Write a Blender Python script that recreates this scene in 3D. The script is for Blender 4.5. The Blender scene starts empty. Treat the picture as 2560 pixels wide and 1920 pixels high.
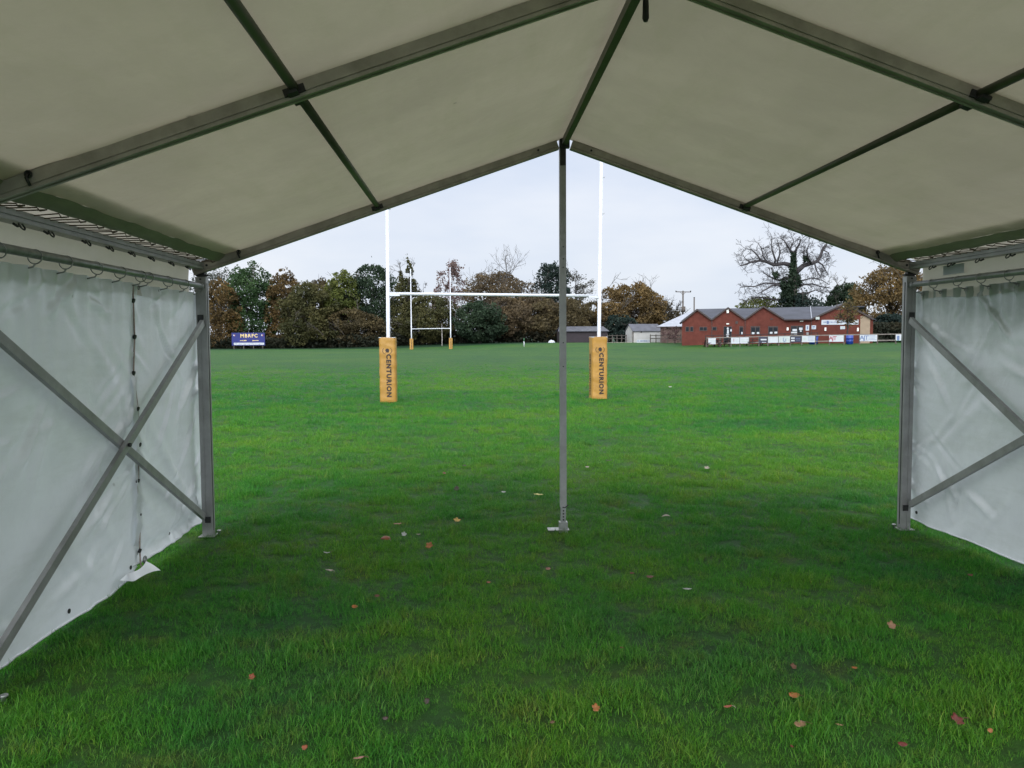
import bpy, math, random
import numpy as np
from mathutils import Vector, Matrix, noise as mn

# ------------------------------------------------------------------ camera, sky, sun, exposure
SC = bpy.context.scene
COL = SC.collection
FPX, YAW, PITCH, ROLL = 1967.2, 0.0527, -0.0594, -0.0051      # focal length in photo pixels (2560 wide), radians
CAM = np.array([-0.7935, -6.6193, 1.6689])

def cam_axes():
    cy, sy, cp, sp = math.cos(YAW), math.sin(YAW), math.cos(PITCH), math.sin(PITCH)
    f = np.array([sy*cp, cy*cp, sp]); r = np.array([cy, -sy, 0.0]); u = np.cross(r, f)
    c, s = math.cos(ROLL), math.sin(ROLL)
    return c*r + s*u, -s*r + c*u, f
AX = cam_axes()
cd = bpy.data.cameras.new('camera'); cam = bpy.data.objects.new('camera', cd); COL.objects.link(cam)
m = Matrix.Identity(4)
for i in range(3):
    m[i][0], m[i][1], m[i][2], m[i][3] = AX[0][i], AX[1][i], -AX[2][i], CAM[i]
cam.matrix_world = m
cd.sensor_width = 36.0; cd.lens = FPX*36.0/2560.0; cd.clip_start = 0.05; cd.clip_end = 5000
SC.camera = cam

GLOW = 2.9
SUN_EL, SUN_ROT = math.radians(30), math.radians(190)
W = bpy.data.worlds.new('World'); SC.world = W; W.use_nodes = True
nt = W.node_tree; nt.nodes.clear()
def wn(t, **k):
    n = nt.nodes.new(t)
    for a, b in k.items(): setattr(n, a, b)
    return n
out = wn('ShaderNodeOutputWorld'); bg = wn('ShaderNodeBackground'); sky = wn('ShaderNodeTexSky')
sky.sky_type = 'NISHITA'; sky.sun_disc = False; sky.sun_elevation = SUN_EL; sky.sun_rotation = SUN_ROT
sky.air_density = 1.0; sky.dust_density = 3.0
tc = wn('ShaderNodeTexCoord'); sep = wn('ShaderNodeSeparateXYZ')
nt.links.new(tc.outputs['Generated'], sep.inputs[0])
ramp = wn('ShaderNodeValToRGB'); cr = ramp.color_ramp            # overcast dome: unseen band at mid height brightened to light the tent floor
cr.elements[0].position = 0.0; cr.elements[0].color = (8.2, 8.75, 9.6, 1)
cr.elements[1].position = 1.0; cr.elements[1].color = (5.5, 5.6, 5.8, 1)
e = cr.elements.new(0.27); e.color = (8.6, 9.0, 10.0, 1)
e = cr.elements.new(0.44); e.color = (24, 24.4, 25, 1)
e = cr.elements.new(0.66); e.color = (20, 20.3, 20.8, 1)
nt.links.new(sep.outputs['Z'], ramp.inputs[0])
nz = wn('ShaderNodeTexNoise'); nz.inputs['Scale'].default_value = 3.2; nz.inputs['Detail'].default_value = 4.0
mp = wn('ShaderNodeMapping'); mp.inputs['Scale'].default_value = (1, 1, 3.2); mp.inputs['Location'].default_value = (0.3, 0.1, 0.2)
nt.links.new(tc.outputs['Generated'], mp.inputs[0]); nt.links.new(mp.outputs[0], nz.inputs['Vector'])
cl = wn('ShaderNodeValToRGB'); cl.color_ramp.elements[0].position = 0.32; cl.color_ramp.elements[0].color = (0.85, 0.90, 0.97, 1)
cl.color_ramp.elements[1].position = 0.66; cl.color_ramp.elements[1].color = (1.06, 1.055, 1.04, 1)
nt.links.new(nz.outputs[0], cl.inputs[0])
mul = wn('ShaderNodeMix'); mul.data_type = 'RGBA'; mul.blend_type = 'MULTIPLY'; mul.inputs[0].default_value = 1.0; mul.clamp_result = False
# glow added to the sky behind the camera, for more light under the canopy
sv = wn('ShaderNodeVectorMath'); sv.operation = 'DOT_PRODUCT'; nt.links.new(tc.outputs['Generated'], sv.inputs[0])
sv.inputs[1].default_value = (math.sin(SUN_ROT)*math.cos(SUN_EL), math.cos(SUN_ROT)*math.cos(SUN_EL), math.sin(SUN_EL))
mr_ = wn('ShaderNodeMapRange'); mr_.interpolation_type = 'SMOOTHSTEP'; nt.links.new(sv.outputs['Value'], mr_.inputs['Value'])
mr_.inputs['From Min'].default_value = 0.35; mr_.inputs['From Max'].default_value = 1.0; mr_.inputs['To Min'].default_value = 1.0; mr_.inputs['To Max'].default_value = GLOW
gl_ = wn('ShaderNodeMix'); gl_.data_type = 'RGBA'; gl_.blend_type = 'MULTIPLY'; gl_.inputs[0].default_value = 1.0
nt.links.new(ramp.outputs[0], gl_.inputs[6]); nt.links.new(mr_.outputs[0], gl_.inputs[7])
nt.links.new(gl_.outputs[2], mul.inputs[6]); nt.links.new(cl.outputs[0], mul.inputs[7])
mx = wn('ShaderNodeMix'); mx.data_type = 'RGBA'; mx.inputs[0].default_value = 0.93                # thick cloud in front of the blue
nt.links.new(sky.outputs[0], mx.inputs[6]); nt.links.new(mul.outputs[2], mx.inputs[7])
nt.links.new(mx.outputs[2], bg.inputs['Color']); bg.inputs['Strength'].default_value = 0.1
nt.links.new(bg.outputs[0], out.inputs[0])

sd = bpy.data.lights.new('sun', 'SUN'); sun = bpy.data.objects.new('sun', sd); COL.objects.link(sun)
sd.energy = 0.7; sd.angle = math.radians(40); sd.color = (1.0, 0.97, 0.92)
sdir = Vector((math.sin(SUN_ROT)*math.cos(SUN_EL), math.cos(SUN_ROT)*math.cos(SUN_EL), math.sin(SUN_EL)))
sun.rotation_euler = sdir.to_track_quat('Z', 'Y').to_euler(); sun.location = sdir*50

SC.view_settings.view_transform = 'Standard'; SC.view_settings.look = 'None'
SC.view_settings.exposure = 0.0; SC.view_settings.gamma = 1.0
SC.render.engine = 'CYCLES'
SC.cycles.max_bounces = 10; SC.cycles.diffuse_bounces = 5; SC.cycles.transmission_bounces = 6; SC.cycles.transparent_max_bounces = 8
try: SC.cycles.use_denoising = True
except Exception: pass

# ------------------------------------------------------------------ helpers
def ray(px, py):
    a, b = (px-1280)/FPX, (960-py)/FPX
    return AX[0]*a + AX[1]*b + AX[2]
def PD(px, py, d): return CAM + ray(px, py)*d                    # the point d metres deep that stands behind a photo pixel
def sst(t): t = min(1.0, max(0.0, t)); return t*t*(3-2*t)
def gz(x, y):                                                    # height of the field: flat pitch, rising gently past its far edges
    z = 0.78*sst((0.8*x+0.6*y-55)/24.0)
    z += -0.0085*min(4, max(-4, x))*sst(1.6-abs(y+1)/14.0)
    if -9 < y < 40: z += (0.022*mn.noise(Vector((x*0.7, y*0.7, 3.1))) + 0.012*mn.noise(Vector((x*2.1, y*2.1, 7.7))))*sst(2-abs(y)/20)
    return z
def GP(px, py):
    d = ray(px, py); p = CAM - d*(CAM[2]/d[2])
    for _ in range(30):
        z = gz(p[0], p[1]); p = CAM + d*((z-CAM[2])/d[2])
    return p
def OG(px, d, py=850):
    p = PD(px, py, d); p[2] = gz(p[0], p[1]); return p

class MB:
    def __init__(s): s.v = []; s.f = []; s.sm = []; s.mi = []; s.pc = []; s.n = 0; s.hold = False
    def add(s, vs, fs, smooth=False, mi=0):
        o = len(s.v); s.v += [tuple(map(float, p)) for p in vs]
        if not s.hold: s.n += 1
        s.pc += [s.n]*len(fs)
        for f in fs: s.f.append(tuple(i+o for i in f)); s.sm.append(smooth); s.mi.append(mi)
    def box(s, c, d, ax=None, mi=0):
        c = np.array(c, float); X, Y, Z = ax if ax is not None else np.eye(3)
        hx, hy, hz = d[0]/2, d[1]/2, d[2]/2
        vs = [c+np.array(X)*i*hx+np.array(Y)*j*hy+np.array(Z)*k*hz for i, j, k in
              ((-1,-1,-1),(1,-1,-1),(1,1,-1),(-1,1,-1),(-1,-1,1),(1,-1,1),(1,1,1),(-1,1,1))]
        s.add(vs, [(0,3,2,1),(4,5,6,7),(0,1,5,4),(1,2,6,5),(2,3,7,6),(3,0,4,7)], mi=mi)
    def bar(s, p, q, w, h, up=(0,0,1)):
        p, q = np.array(p, float), np.array(q, float); d = q-p; L = np.linalg.norm(d); d /= L
        x = np.cross(d, up); x /= np.linalg.norm(x); u = np.cross(x, d)
        s.box((p+q)/2, (w, L, h), (x, d, u))
    def prism(s, prof, p, q, up=(0,0,1), mi=0):                  # 2D profile (side, up) swept from p to q
        p, q = np.array(p, float), np.array(q, float); d = q-p; d /= np.linalg.norm(d)
        x = np.cross(d, up); x /= np.linalg.norm(x); u = np.cross(x, d); n = len(prof)
        vs = [p+x*a+u*b for a, b in prof]+[q+x*a+u*b for a, b in prof]
        s.add(vs, [(i, (i+1) % n, n+(i+1) % n, n+i) for i in range(n)]+[tuple(range(n))[::-1], tuple(range(n, 2*n))], mi=mi)
    def tube(s, pts, r, n=8, caps=True, smooth=True):
        pts = [np.array(p, float) for p in pts]; k = len(pts)
        rs = r if hasattr(r, '__len__') else [r]*k
        vs = []; prev = None
        for i in range(k):
            t = pts[min(i+1, k-1)]-pts[max(i-1, 0)]; t = t/(np.linalg.norm(t)+1e-9)
            if prev is None:
                a = np.array([0,0,1.0]) if abs(t[2]) < .9 else np.array([1.0,0,0])
                x = np.cross(t, a)
            else: x = prev-t*(prev@t)
            x /= np.linalg.norm(x)+1e-9; prev = x; y = np.cross(t, x)
            for j in range(n):
                A = 2*math.pi*j/n; vs.append(pts[i]+rs[i]*(math.cos(A)*x+math.sin(A)*y))
        fs = [(i*n+j, i*n+(j+1) % n, (i+1)*n+(j+1) % n, (i+1)*n+j) for i in range(k-1) for j in range(n)]
        if caps: fs += [tuple(range(n))[::-1], tuple(range(n*(k-1), n*k))]
        s.add(vs, fs, smooth)
        if caps: s.sm[-2:] = [False, False]
    def ring(s, c, R, r, ax1, ax2, N=16, n=6):
        c, a, b = np.array(c, float), np.array(ax1, float), np.array(ax2, float)
        s.tube([c+R*(math.cos(t)*a+math.sin(t)*b) for t in np.linspace(0, 2*math.pi, N+1)], r, n, False)
    def poly(s, pts, mi=0): s.add(pts, [tuple(range(len(pts)))], mi=mi)
    def grid(s, fn, nu, nv, smooth=True):
        vs = [fn(i/nu, j/nv) for j in range(nv+1) for i in range(nu+1)]
        s.add(vs, [(j*(nu+1)+i, j*(nu+1)+i+1, (j+1)*(nu+1)+i+1, (j+1)*(nu+1)+i) for j in range(nv) for i in range(nu)], smooth)
    def new(s): s.n += 1; s.hold = True                          # the following shapes belong to one piece
    def each(s, name, mat, parent, bevel=0):                     # one object for every piece
        last = None
        for p in sorted(set(s.pc)):
            k = MB(); ids = [i for i, q in enumerate(s.pc) if q == p]; mp = {}
            for i in ids:
                for v in s.f[i]:
                    if v not in mp: mp[v] = len(k.v); k.v.append(s.v[v])
                k.f.append(tuple(mp[v] for v in s.f[i])); k.sm.append(s.sm[i]); k.mi.append(s.mi[i])
            last = k.build(name, mat, parent, bevel)
        return last
    def build(s, name, mat, parent=None, bevel=0, origin=None):
        me = bpy.data.meshes.new(name)
        v = np.array(s.v) if s.v else np.zeros((0,3))
        if origin is not None: v = v-np.array(origin)
        me.from_pydata([tuple(p) for p in v], [], s.f)
        for mm in (mat if isinstance(mat, (list, tuple)) else [mat]): me.materials.append(mm)
        me.polygons.foreach_set('use_smooth', s.sm); me.polygons.foreach_set('material_index', s.mi); me.update()
        o = bpy.data.objects.new(name, me); COL.objects.link(o)
        if origin is not None: o.location = origin
        if parent is not None:
            o.parent = parent
            if parent.type == 'EMPTY' or True:
                w = parent_world(parent)
                o.matrix_parent_inverse = w.inverted()
        if bevel:
            b = o.modifiers.new('bevel', 'BEVEL'); b.width = bevel; b.segments = 2; b.limit_method = 'ANGLE'
        return o
def parent_world(o):
    w = Matrix.LocRotScale(o.location, o.rotation_euler, o.scale)
    if o.parent is not None: w = parent_world(o.parent) @ o.matrix_parent_inverse @ w
    return w
def tag(o, label, cat, group=None, kind=None):
    o['label'] = label; o['category'] = cat
    if group: o['group'] = group
    if kind: o['kind'] = kind
    return o
def thing(name, label, cat, loc, group=None):
    o = bpy.data.objects.new(name, None); COL.objects.link(o); o.location = tuple(map(float, loc)); o.empty_display_size = 0.1
    return tag(o, label, cat, group)
def text_mesh(txt, size, bold=0.0, spacing=1.0, mi=0):
    c = bpy.data.curves.new('lettering', 'FONT'); c.body = txt; c.size = size; c.offset = bold; c.space_character = spacing
    c.align_x = 'CENTER'; c.align_y = 'CENTER'; c.resolution_u = 3
    o = bpy.data.objects.new('lettering', c); COL.objects.link(o)
    dg = bpy.context.evaluated_depsgraph_get(); me = bpy.data.meshes.new_from_object(o.evaluated_get(dg))
    vs = [tuple(v.co) for v in me.vertices]; fs = [tuple(p.vertices) for p in me.polygons]
    bpy.data.objects.remove(o); bpy.data.curves.remove(c); bpy.data.meshes.remove(me)
    return vs, fs

# ------------------------------------------------------------------ materials
def nodes(name):
    mt = bpy.data.materials.new(name); mt.use_nodes = True; t = mt.node_tree; t.nodes.clear()
    def N(ty, ins=None, **k):
        n = t.nodes.new(ty)
        for a, b in k.items(): setattr(n, a, b)
        for a, b in (ins or {}).items():
            if isinstance(b, bpy.types.NodeSocket): t.links.new(b, n.inputs[a])
            else: n.inputs[a].default_value = b
        return n
    return mt, t, N
def c4(c): return (c[0], c[1], c[2], 1.0)
def ramp_node(N, fac, stops):
    r = N('ShaderNodeValToRGB', {0: fac}); e = r.color_ramp.elements
    e[0].position, e[0].color = stops[0][0], c4(stops[0][1]); e[1].position, e[1].color = stops[-1][0], c4(stops[-1][1])
    for p, c in stops[1:-1]: x = e.new(p); x.color = c4(c)
    return r.outputs[0]
def mix(N, fac, a, b, mode='MIX'):
    n = N('ShaderNodeMix', data_type='RGBA', blend_type=mode)
    for i, v in ((0, fac), (6, a), (7, b)):
        if isinstance(v, bpy.types.NodeSocket): n.id_data.links.new(v, n.inputs[i])
        else: n.inputs[i].default_value = v if i == 0 else (c4(v) if len(v) == 3 else v)
    return n.outputs[2]
def pm(name, base, rough=.6, metal=0.0, var=.15, scale=6.0, bump=0.0, bscale=60.0, spec=.5, stretch=(1,1,1), dirt=None, dirt_amt=.4):
    mt, t, N = nodes(name)
    g = N('ShaderNodeNewGeometry'); mp = N('ShaderNodeMapping', {'Vector': g.outputs['Position'], 'Scale': stretch})
    n1 = N('ShaderNodeTexNoise', {'Vector': mp.outputs[0], 'Scale': scale, 'Detail': 5.0})
    col = ramp_node(N, n1.outputs[0], [(.3, [x*(1-var) for x in base]), (.7, [min(1, x*(1+var)) for x in base])])
    if dirt:
        n2 = N('ShaderNodeTexNoise', {'Vector': mp.outputs[0], 'Scale': scale*.37, 'Detail': 6.0, 'Roughness': .7})
        k = ramp_node(N, n2.outputs[0], [(.45, (0,0,0)), (.75, (dirt_amt,)*3)])
        col = mix(N, k, col, dirt)
    b = N('ShaderNodeBsdfPrincipled', {'Base Color': col, 'Roughness': rough, 'Metallic': metal, 'Specular IOR Level': spec})
    if bump:
        n3 = N('ShaderNodeTexNoise', {'Vector': g.outputs['Position'], 'Scale': bscale, 'Detail': 3.0})
        bp = N('ShaderNodeBump', {'Height': n3.outputs[0], 'Strength': bump, 'Distance': .01}); t.links.new(bp.outputs[0], b.inputs['Normal'])
    o = N('ShaderNodeOutputMaterial', {0: b.outputs[0]}); return mt
def cloth(name, base, trans, amt, rough=.4, var=.06, stain=(.35,.36,.24), stain_amt=.35, spec=.5, bump=.15, mould=False, coat=0.0):
    mt, t, N = nodes(name); g = N('ShaderNodeNewGeometry'); P = g.outputs['Position']
    n1 = N('ShaderNodeTexNoise', {'Vector': P, 'Scale': 1.3, 'Detail': 6.0, 'Roughness': .62})
    k = ramp_node(N, n1.outputs[0], [(.38, (1-var,)*3), (.62, (1+var,)*3)])
    mp = N('ShaderNodeMapping', {'Vector': P, 'Scale': (1.6, .35, 1.6)})
    n2 = N('ShaderNodeTexNoise', {'Vector': mp.outputs[0], 'Scale': 3.0, 'Detail': 8.0, 'Roughness': .7})
    sf = ramp_node(N, n2.outputs[0], [(.47, (0,0,0)), (.72, (stain_amt,)*3)])
    vo = N('ShaderNodeTexVoronoi', {'Vector': P, 'Scale': 1.7, 'Randomness': 1.0})          # small mould specks
    sp = ramp_node(N, vo.outputs['Distance'], [(.012, (.6,)*3), (.03, (0,0,0))])
    bc = mix(N, 1.0, base, k, 'MULTIPLY'); bc = mix(N, sf, bc, stain); bc = mix(N, sp, bc, (.08,.08,.06))
    tcn = mix(N, 1.0, trans, k, 'MULTIPLY'); tcn = mix(N, sf, tcn, [a*b for a, b in zip(trans, (.78,.80,.70))]); tcn = mix(N, sp, tcn, (.1,.1,.08))
    if mould:                                                    # green mould spreading down from the top hem
        zz = N('ShaderNodeSeparateXYZ', {0: P}); nm_ = N('ShaderNodeTexNoise', {'Vector': P, 'Scale': 2.2, 'Detail': 5.0})
        q1 = N('ShaderNodeMath', {0: nm_.outputs[0], 1: .8}, operation='MULTIPLY'); q2 = N('ShaderNodeMath', {0: zz.outputs[2], 1: q1.outputs[0]}, operation='ADD')
        bc = mix(N, ramp_node(N, N('ShaderNodeMath', {0: q2.outputs[0], 1: 1.9}, operation='SUBTRACT').outputs[0], [(.12, (0,0,0)), (.42, (.95,)*3)]), bc, (.13,.17,.115))
    b = N('ShaderNodeBsdfPrincipled', {'Base Color': bc, 'Roughness': rough, 'Specular IOR Level': spec, 'Coat Weight': coat, 'Coat Roughness': .25})
    n3 = N('ShaderNodeTexNoise', {'Vector': P, 'Scale': 9.0, 'Detail': 4.0, 'Distortion': .6})
    bp = N('ShaderNodeBump', {'Height': n3.outputs[0], 'Strength': bump, 'Distance': .02})
    t.links.new(bp.outputs[0], b.inputs['Normal'])
    tr = N('ShaderNodeBsdfTranslucent', {'Color': tcn})
    ms = N('ShaderNodeMixShader', {0: amt, 1: b.outputs[0], 2: tr.outputs[0]})
    N('ShaderNodeOutputMaterial', {0: ms.outputs[0]}); return mt
def foliage(name, cols, rough=.7, trans=.38, scale=.30):
    mt, t, N = nodes(name); g = N('ShaderNodeNewGeometry')
    n1 = N('ShaderNodeTexNoise', {'Vector': g.outputs['Position'], 'Scale': scale, 'Detail': 3.0})
    a = N('ShaderNodeMath', {0: n1.outputs[0], 1: 1.5}, operation='MULTIPLY')
    b_ = N('ShaderNodeMath', {0: g.outputs['Random Per Island'], 1: .36}, operation='MULTIPLY')
    s = N('ShaderNodeMath', {0: a.outputs[0], 1: b_.outputs[0]}, operation='ADD')
    s2 = N('ShaderNodeMath', {0: s.outputs[0], 1: .43}, operation='SUBTRACT')
    n = len(cols); col = ramp_node(N, s2.outputs[0], [(i/(n-1)*.86+.07, c) for i, c in enumerate([[q*1.0 for q in c_] for c_ in cols])])
    d = N('ShaderNodeBsdfPrincipled', {'Base Color': col, 'Roughness': rough, 'Specular IOR Level': .25})
    tr = N('ShaderNodeBsdfTranslucent', {'Color': col})
    ms = N('ShaderNodeMixShader', {0: trans, 1: d.outputs[0], 2: tr.outputs[0]})
    N('ShaderNodeOutputMaterial', {0: ms.outputs[0]}); return mt

LAWN_X, LAWN_Y = 83.0, 11.0
def grass_colour(N, P, rnd=None, blade=False):
    """the lawn's own colour pattern, shared by the soil sheet and the blades"""
    mp = N('ShaderNodeMapping', {'Vector': P, 'Scale': (1, 1, 0), 'Location': (LAWN_X, LAWN_Y, 0)})
    big = N('ShaderNodeTexNoise', {'Vector': mp.outputs[0], 'Scale': .10, 'Detail': 4.0, 'Roughness': .6})
    mid = N('ShaderNodeTexNoise', {'Vector': mp.outputs[0], 'Scale': .55, 'Detail': 5.0, 'Roughness': .65})
    fin = N('ShaderNodeTexNoise', {'Vector': mp.outputs[0], 'Scale': 2.6, 'Detail': 6.0, 'Roughness': .7})
    c = ramp_node(N, big.outputs[0], [(.38, GR[0]), (.5, GR[1]), (.60, GR[2])])
    k = ramp_node(N, mid.outputs[0], [(.38, GR[3]), (.5, GR[1]), (.61, GR[4])])
    c = mix(N, .5, c, k)
    k2 = ramp_node(N, fin.outputs[0], [(.50, (0,0,0)), (.69, (.5,)*3)])
    c = mix(N, k2, c, GR[5])
    sx = N('ShaderNodeSeparateXYZ', {0: P})
    w1 = N('ShaderNodeMath', {0: sx.outputs[0], 1: .8}, operation='MULTIPLY'); w2 = N('ShaderNodeMath', {0: sx.outputs[1], 1: .6}, operation='MULTIPLY')
    w = N('ShaderNodeMath', {0: w1.outputs[0], 1: w2.outputs[0]}, operation='ADD')
    return c, sx
GR = [(.0115,.073,.016), (.020,.092,.012), (.044,.113,.013), (.0105,.062,.019), (.039,.103,.010), (.072,.089,.021)]

def ground_material():
    mt, t, N = nodes('grass_field'); g = N('ShaderNodeNewGeometry'); P = g.outputs['Position']
    c, sx = grass_colour(N, P)
    # unmown, darker rough beyond the dead-ball line
    v = N('ShaderNodeMath', {0: sx.outputs[1], 1: 112.0}, operation='SUBTRACT'); v2 = N('ShaderNodeMath', {0: v.outputs[0], 1: 4.0}, operation='DIVIDE', use_clamp=True)
    c = mix(N, v2.outputs[0], c, (.013,.042,.018))
    # streaky tufts
    mp = N('ShaderNodeMapping', {'Vector': P, 'Scale': (6, 6, 0)})
    s = N('ShaderNodeTexNoise', {'Vector': mp.outputs[0], 'Scale': 1.0, 'Detail': 9.0, 'Roughness': .8})
    k = ramp_node(N, s.outputs[0], [(.30, (.50,)*3), (.72, (1.17,)*3)])
    c = mix(N, 1.0, c, k, 'MULTIPLY')
    mp3 = N('ShaderNodeMapping', {'Vector': P, 'Scale': (.42, 1.15, 0)})
    s3 = N('ShaderNodeTexNoise', {'Vector': mp3.outputs[0], 'Scale': 1.0, 'Detail': 5.0, 'Roughness': .7})
    c = mix(N, 1.0, c, ramp_node(N, s3.outputs[0], [(.36, (.80,.86,.92)), (.64, (1.18,1.12,1.0))]), 'MULTIPLY')
    b = N('ShaderNodeBsdfPrincipled', {'Base Color': c, 'Roughness': .75, 'Specular IOR Level': .15})
    s2 = N('ShaderNodeTexNoise', {'Vector': P, 'Scale': 14.0, 'Detail': 6.0, 'Roughness': .8})
    bp = N('ShaderNodeBump', {'Height': s2.outputs[0], 'Strength': .9, 'Distance': .06}); t.links.new(bp.outputs[0], b.inputs['Normal'])
    N('ShaderNodeOutputMaterial', {0: b.outputs[0]}); return mt
def blade_material():
    mt, t, N = nodes('grass_blades'); g = N('ShaderNodeNewGeometry'); oi = N('ShaderNodeObjectInfo')
    c, sx = grass_colour(N, g.outputs['Position'])
    k = ramp_node(N, g.outputs['Random Per Island'], [(0, (.62,.72,.8)), (.45, (1,1,1)), (.84, (1.25,1.2,1.0)), (.94, (1.6,1.25,1.4)), (.975, (3.0,1.6,2.4)), (1, (4.0,2.0,3.2))])
    c = mix(N, 1.0, c, k, 'MULTIPLY')
    c = mix(N, 1.0, c, (2.0,2.0,1.8), 'MULTIPLY')
    d = N('ShaderNodeBsdfPrincipled', {'Base Color': c, 'Roughness': .5, 'Specular IOR Level': .16})
    tr = N('ShaderNodeBsdfTranslucent', {'Color': mix(N, 1.0, c, (1.3,1.3,.9), 'MULTIPLY')})
    ms = N('ShaderNodeMixShader', {0: .35, 1: d.outputs[0], 2: tr.outputs[0]})
    N('ShaderNodeOutputMaterial', {0: ms.outputs[0]}); return mt

M = {}
M['canopy'] = cloth('canopy_pvc', (.45,.405,.32), (.94,.83,.62), .086, rough=.55, var=.06, stain_amt=.38, bump=.45)
M['hem'] = cloth('canopy_hem_pvc', (.17,.18,.12), (.45,.46,.28), .03, rough=.6, stain_amt=.5)
M['valance'] = cloth('valance_pvc', (.48,.46,.39), (.9,.85,.70), .12, rough=.5)
M['curtain'] = cloth('curtain_pvc', (.70,.725,.745), (.8,.88,.92), .11, rough=.30, stain=(.42,.45,.40), stain_amt=.4, bump=.25, coat=.15)
M['curtain_mould'] = cloth('mouldy_curtain_pvc', (.70,.725,.745), (.8,.88,.92), .11, rough=.30, stain=(.42,.45,.40), stain_amt=.4, bump=.25, mould=True, coat=.15)
M['alu_warm'] = pm('dull_aluminium', (.35,.315,.28), .45, .3, .14, 9, .05, 180, dirt=(.11,.10,.08), dirt_amt=.6)
M['alu'] = pm('grey_aluminium', (.30,.30,.30), .42, .35, .12, 9, .05, 180, dirt=(.13,.13,.11), dirt_amt=.5)
M['purlin'] = pm('algae_green_tube', (.085,.085,.06), .5, .25, .2, 7, .05, 150, dirt=(.045,.06,.02), dirt_amt=.6)
M['galv'] = pm('galvanised_steel', (.27,.28,.27), .4, .55, .15, 25, .05, 200)
M['dark'] = pm('dark_joint_steel', (.03,.03,.03), .6, .3, .3, 20)
M['black'] = pm('black_rubber', (.012,.012,.013), .5, 0, .3, 30)
M['cord'] = pm('brown_cord', (.10,.075,.05), .8, 0, .3, 60)
M['cord_pale'] = pm('pale_cord', (.36,.29,.26), .8, 0, .2, 60)
M['white'] = pm('white_paint', (.50,.52,.57), .4, 0, .05, 4, dirt=(.55,.55,.52), dirt_amt=.3)
M['pad'] = pm('mustard_vinyl', (.33,.175,.031), .42, 0, .1, 3.5, .9, 8, stretch=(1,1,2.2), dirt=(.24,.115,.022), dirt_amt=.28)
M['print'] = pm('dark_print', (.012,.006,.006), .6, 0, .2, 20)
M['brick'] = pm('red_brick', (.100,.031,.023), .95, 0, .14, 2.2, .3, 30, dirt=(.06,.018,.015), dirt_amt=.5, spec=.15)
M['brown_brick'] = pm('brown_brick', (.10,.068,.056), .9, 0, .2, 2.0)
M['rooftile'] = pm('grey_roof_tile', (.040,.044,.060), .8, 0, .25, 1.2, .4, 8, stretch=(.4,.4,3))
M['metalroof'] = pm('pale_metal_roof', (.27,.285,.33), .5, .1, .1, .8, stretch=(2,2,.3))
M['slate'] = pm('slate_roof', (.065,.068,.085), .6, 0, .25, 1.5)
M['fascia'] = pm('dark_fascia', (.03,.018,.016), .6, 0, .2, 5)
M['glass'] = pm('dark_window_glass', (.010,.013,.017), .3, 0, .2, 3, spec=.12)
M['frame_brown'] = pm('brown_window_frame', (.05,.032,.026), .5, 0, .2, 5)
M['paper'] = pm('white_board', (.40,.42,.45), .5, 0, .04, 3)
M['tan'] = pm('tan_cladding', (.24,.18,.125), .8, 0, .12, 1.5)
M['brownwood'] = pm('brown_stained_wood', (.028,.012,.010), .8, 0, .25, 3)
M['greywood'] = pm('weathered_wood', (.075,.062,.052), .8, 0, .25, 4)
M['palewood'] = pm('pale_rail_wood', (.15,.13,.115), .8, 0, .2, 4)
M['darkwood'] = pm('dark_purple_timber', (.016,.010,.014), .75, 0, .25, 2)
M['shedwhite'] = pm('cream_render', (.33,.325,.32), .8, 0, .08, 1.5, dirt=(.4,.38,.34), dirt_amt=.4)
M['signblue'] = pm('blue_sign', (.003,.009,.12), .4, 0, .15, 1.0)
M['gold'] = pm('gold_letters', (.62,.47,.20), .5, 0, .05, 8)
M['blue'] = pm('blue_plastic', (.008,.035,.24), .4, 0, .1, 3)
M['bluegrey'] = pm('blue_grey_ink', (.10,.14,.26), .5, 0, .1, 5)
M['redink'] = pm('red_ink', (.25,.05,.07), .5, 0, .1, 5)
M['navy'] = pm('navy_banner', (.012,.014,.035), .5, 0, .2, 3)
M['greyban'] = pm('grey_banner', (.35,.39,.38), .5, 0, .1, 4)
M['green'] = pm('green_cap', (.03,.12,.05), .5, 0, .1, 5)
M['lampwhite'] = pm('white_plastic', (.72,.72,.68), .4, 0, .05, 5)
M['bark'] = pm('bark', (.055,.047,.040), .9, 0, .3, 3, .5, 10)
M['twig'] = pm('grey_twigs', (.036,.032,.034), .9, 0, .25, 2)
M['palebark'] = pm('pale_birch_bark', (.34,.31,.29), .8, 0, .3, 3)
M['redtwig'] = pm('reddish_twigs', (.10,.055,.055), .9, 0, .25, 2)
M['gravel'] = pm('pale_gravel', (.34,.30,.25), .9, 0, .2, 3)
M['ground'] = ground_material(); M['blade'] = blade_material()

# ------------------------------------------------------------------ ground
def axis(stops):
    o = []
    for a, b, s in stops: o += list(np.arange(a, b, s))
    return o+[stops[-1][1]]
xs = axis([(-1500,-200,130), (-200,-60,14), (-60,-9,3), (-9,9,.3), (9,80,3), (80,200,12), (200,1500,130)])
ys = axis([(-60,-9,6), (-9,8,.3), (8,40,1.5), (40,160,4), (160,400,40), (400,3000,260)])
b = MB(); nx = len(xs)
b.v = [(x, y, gz(x, y)) for y in ys for x in xs]
b.f = [(j*nx+i, j*nx+i+1, (j+1)*nx+i+1, (j+1)*nx+i) for j in range(len(ys)-1) for i in range(nx-1)]
b.sm = [True]*len(b.f); b.mi = [0]*len(b.f)
g = b.build('ground', M['ground']); g['kind'] = 'structure'; g['label'] = 'grass rugby field with worn yellowish patches'

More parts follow.
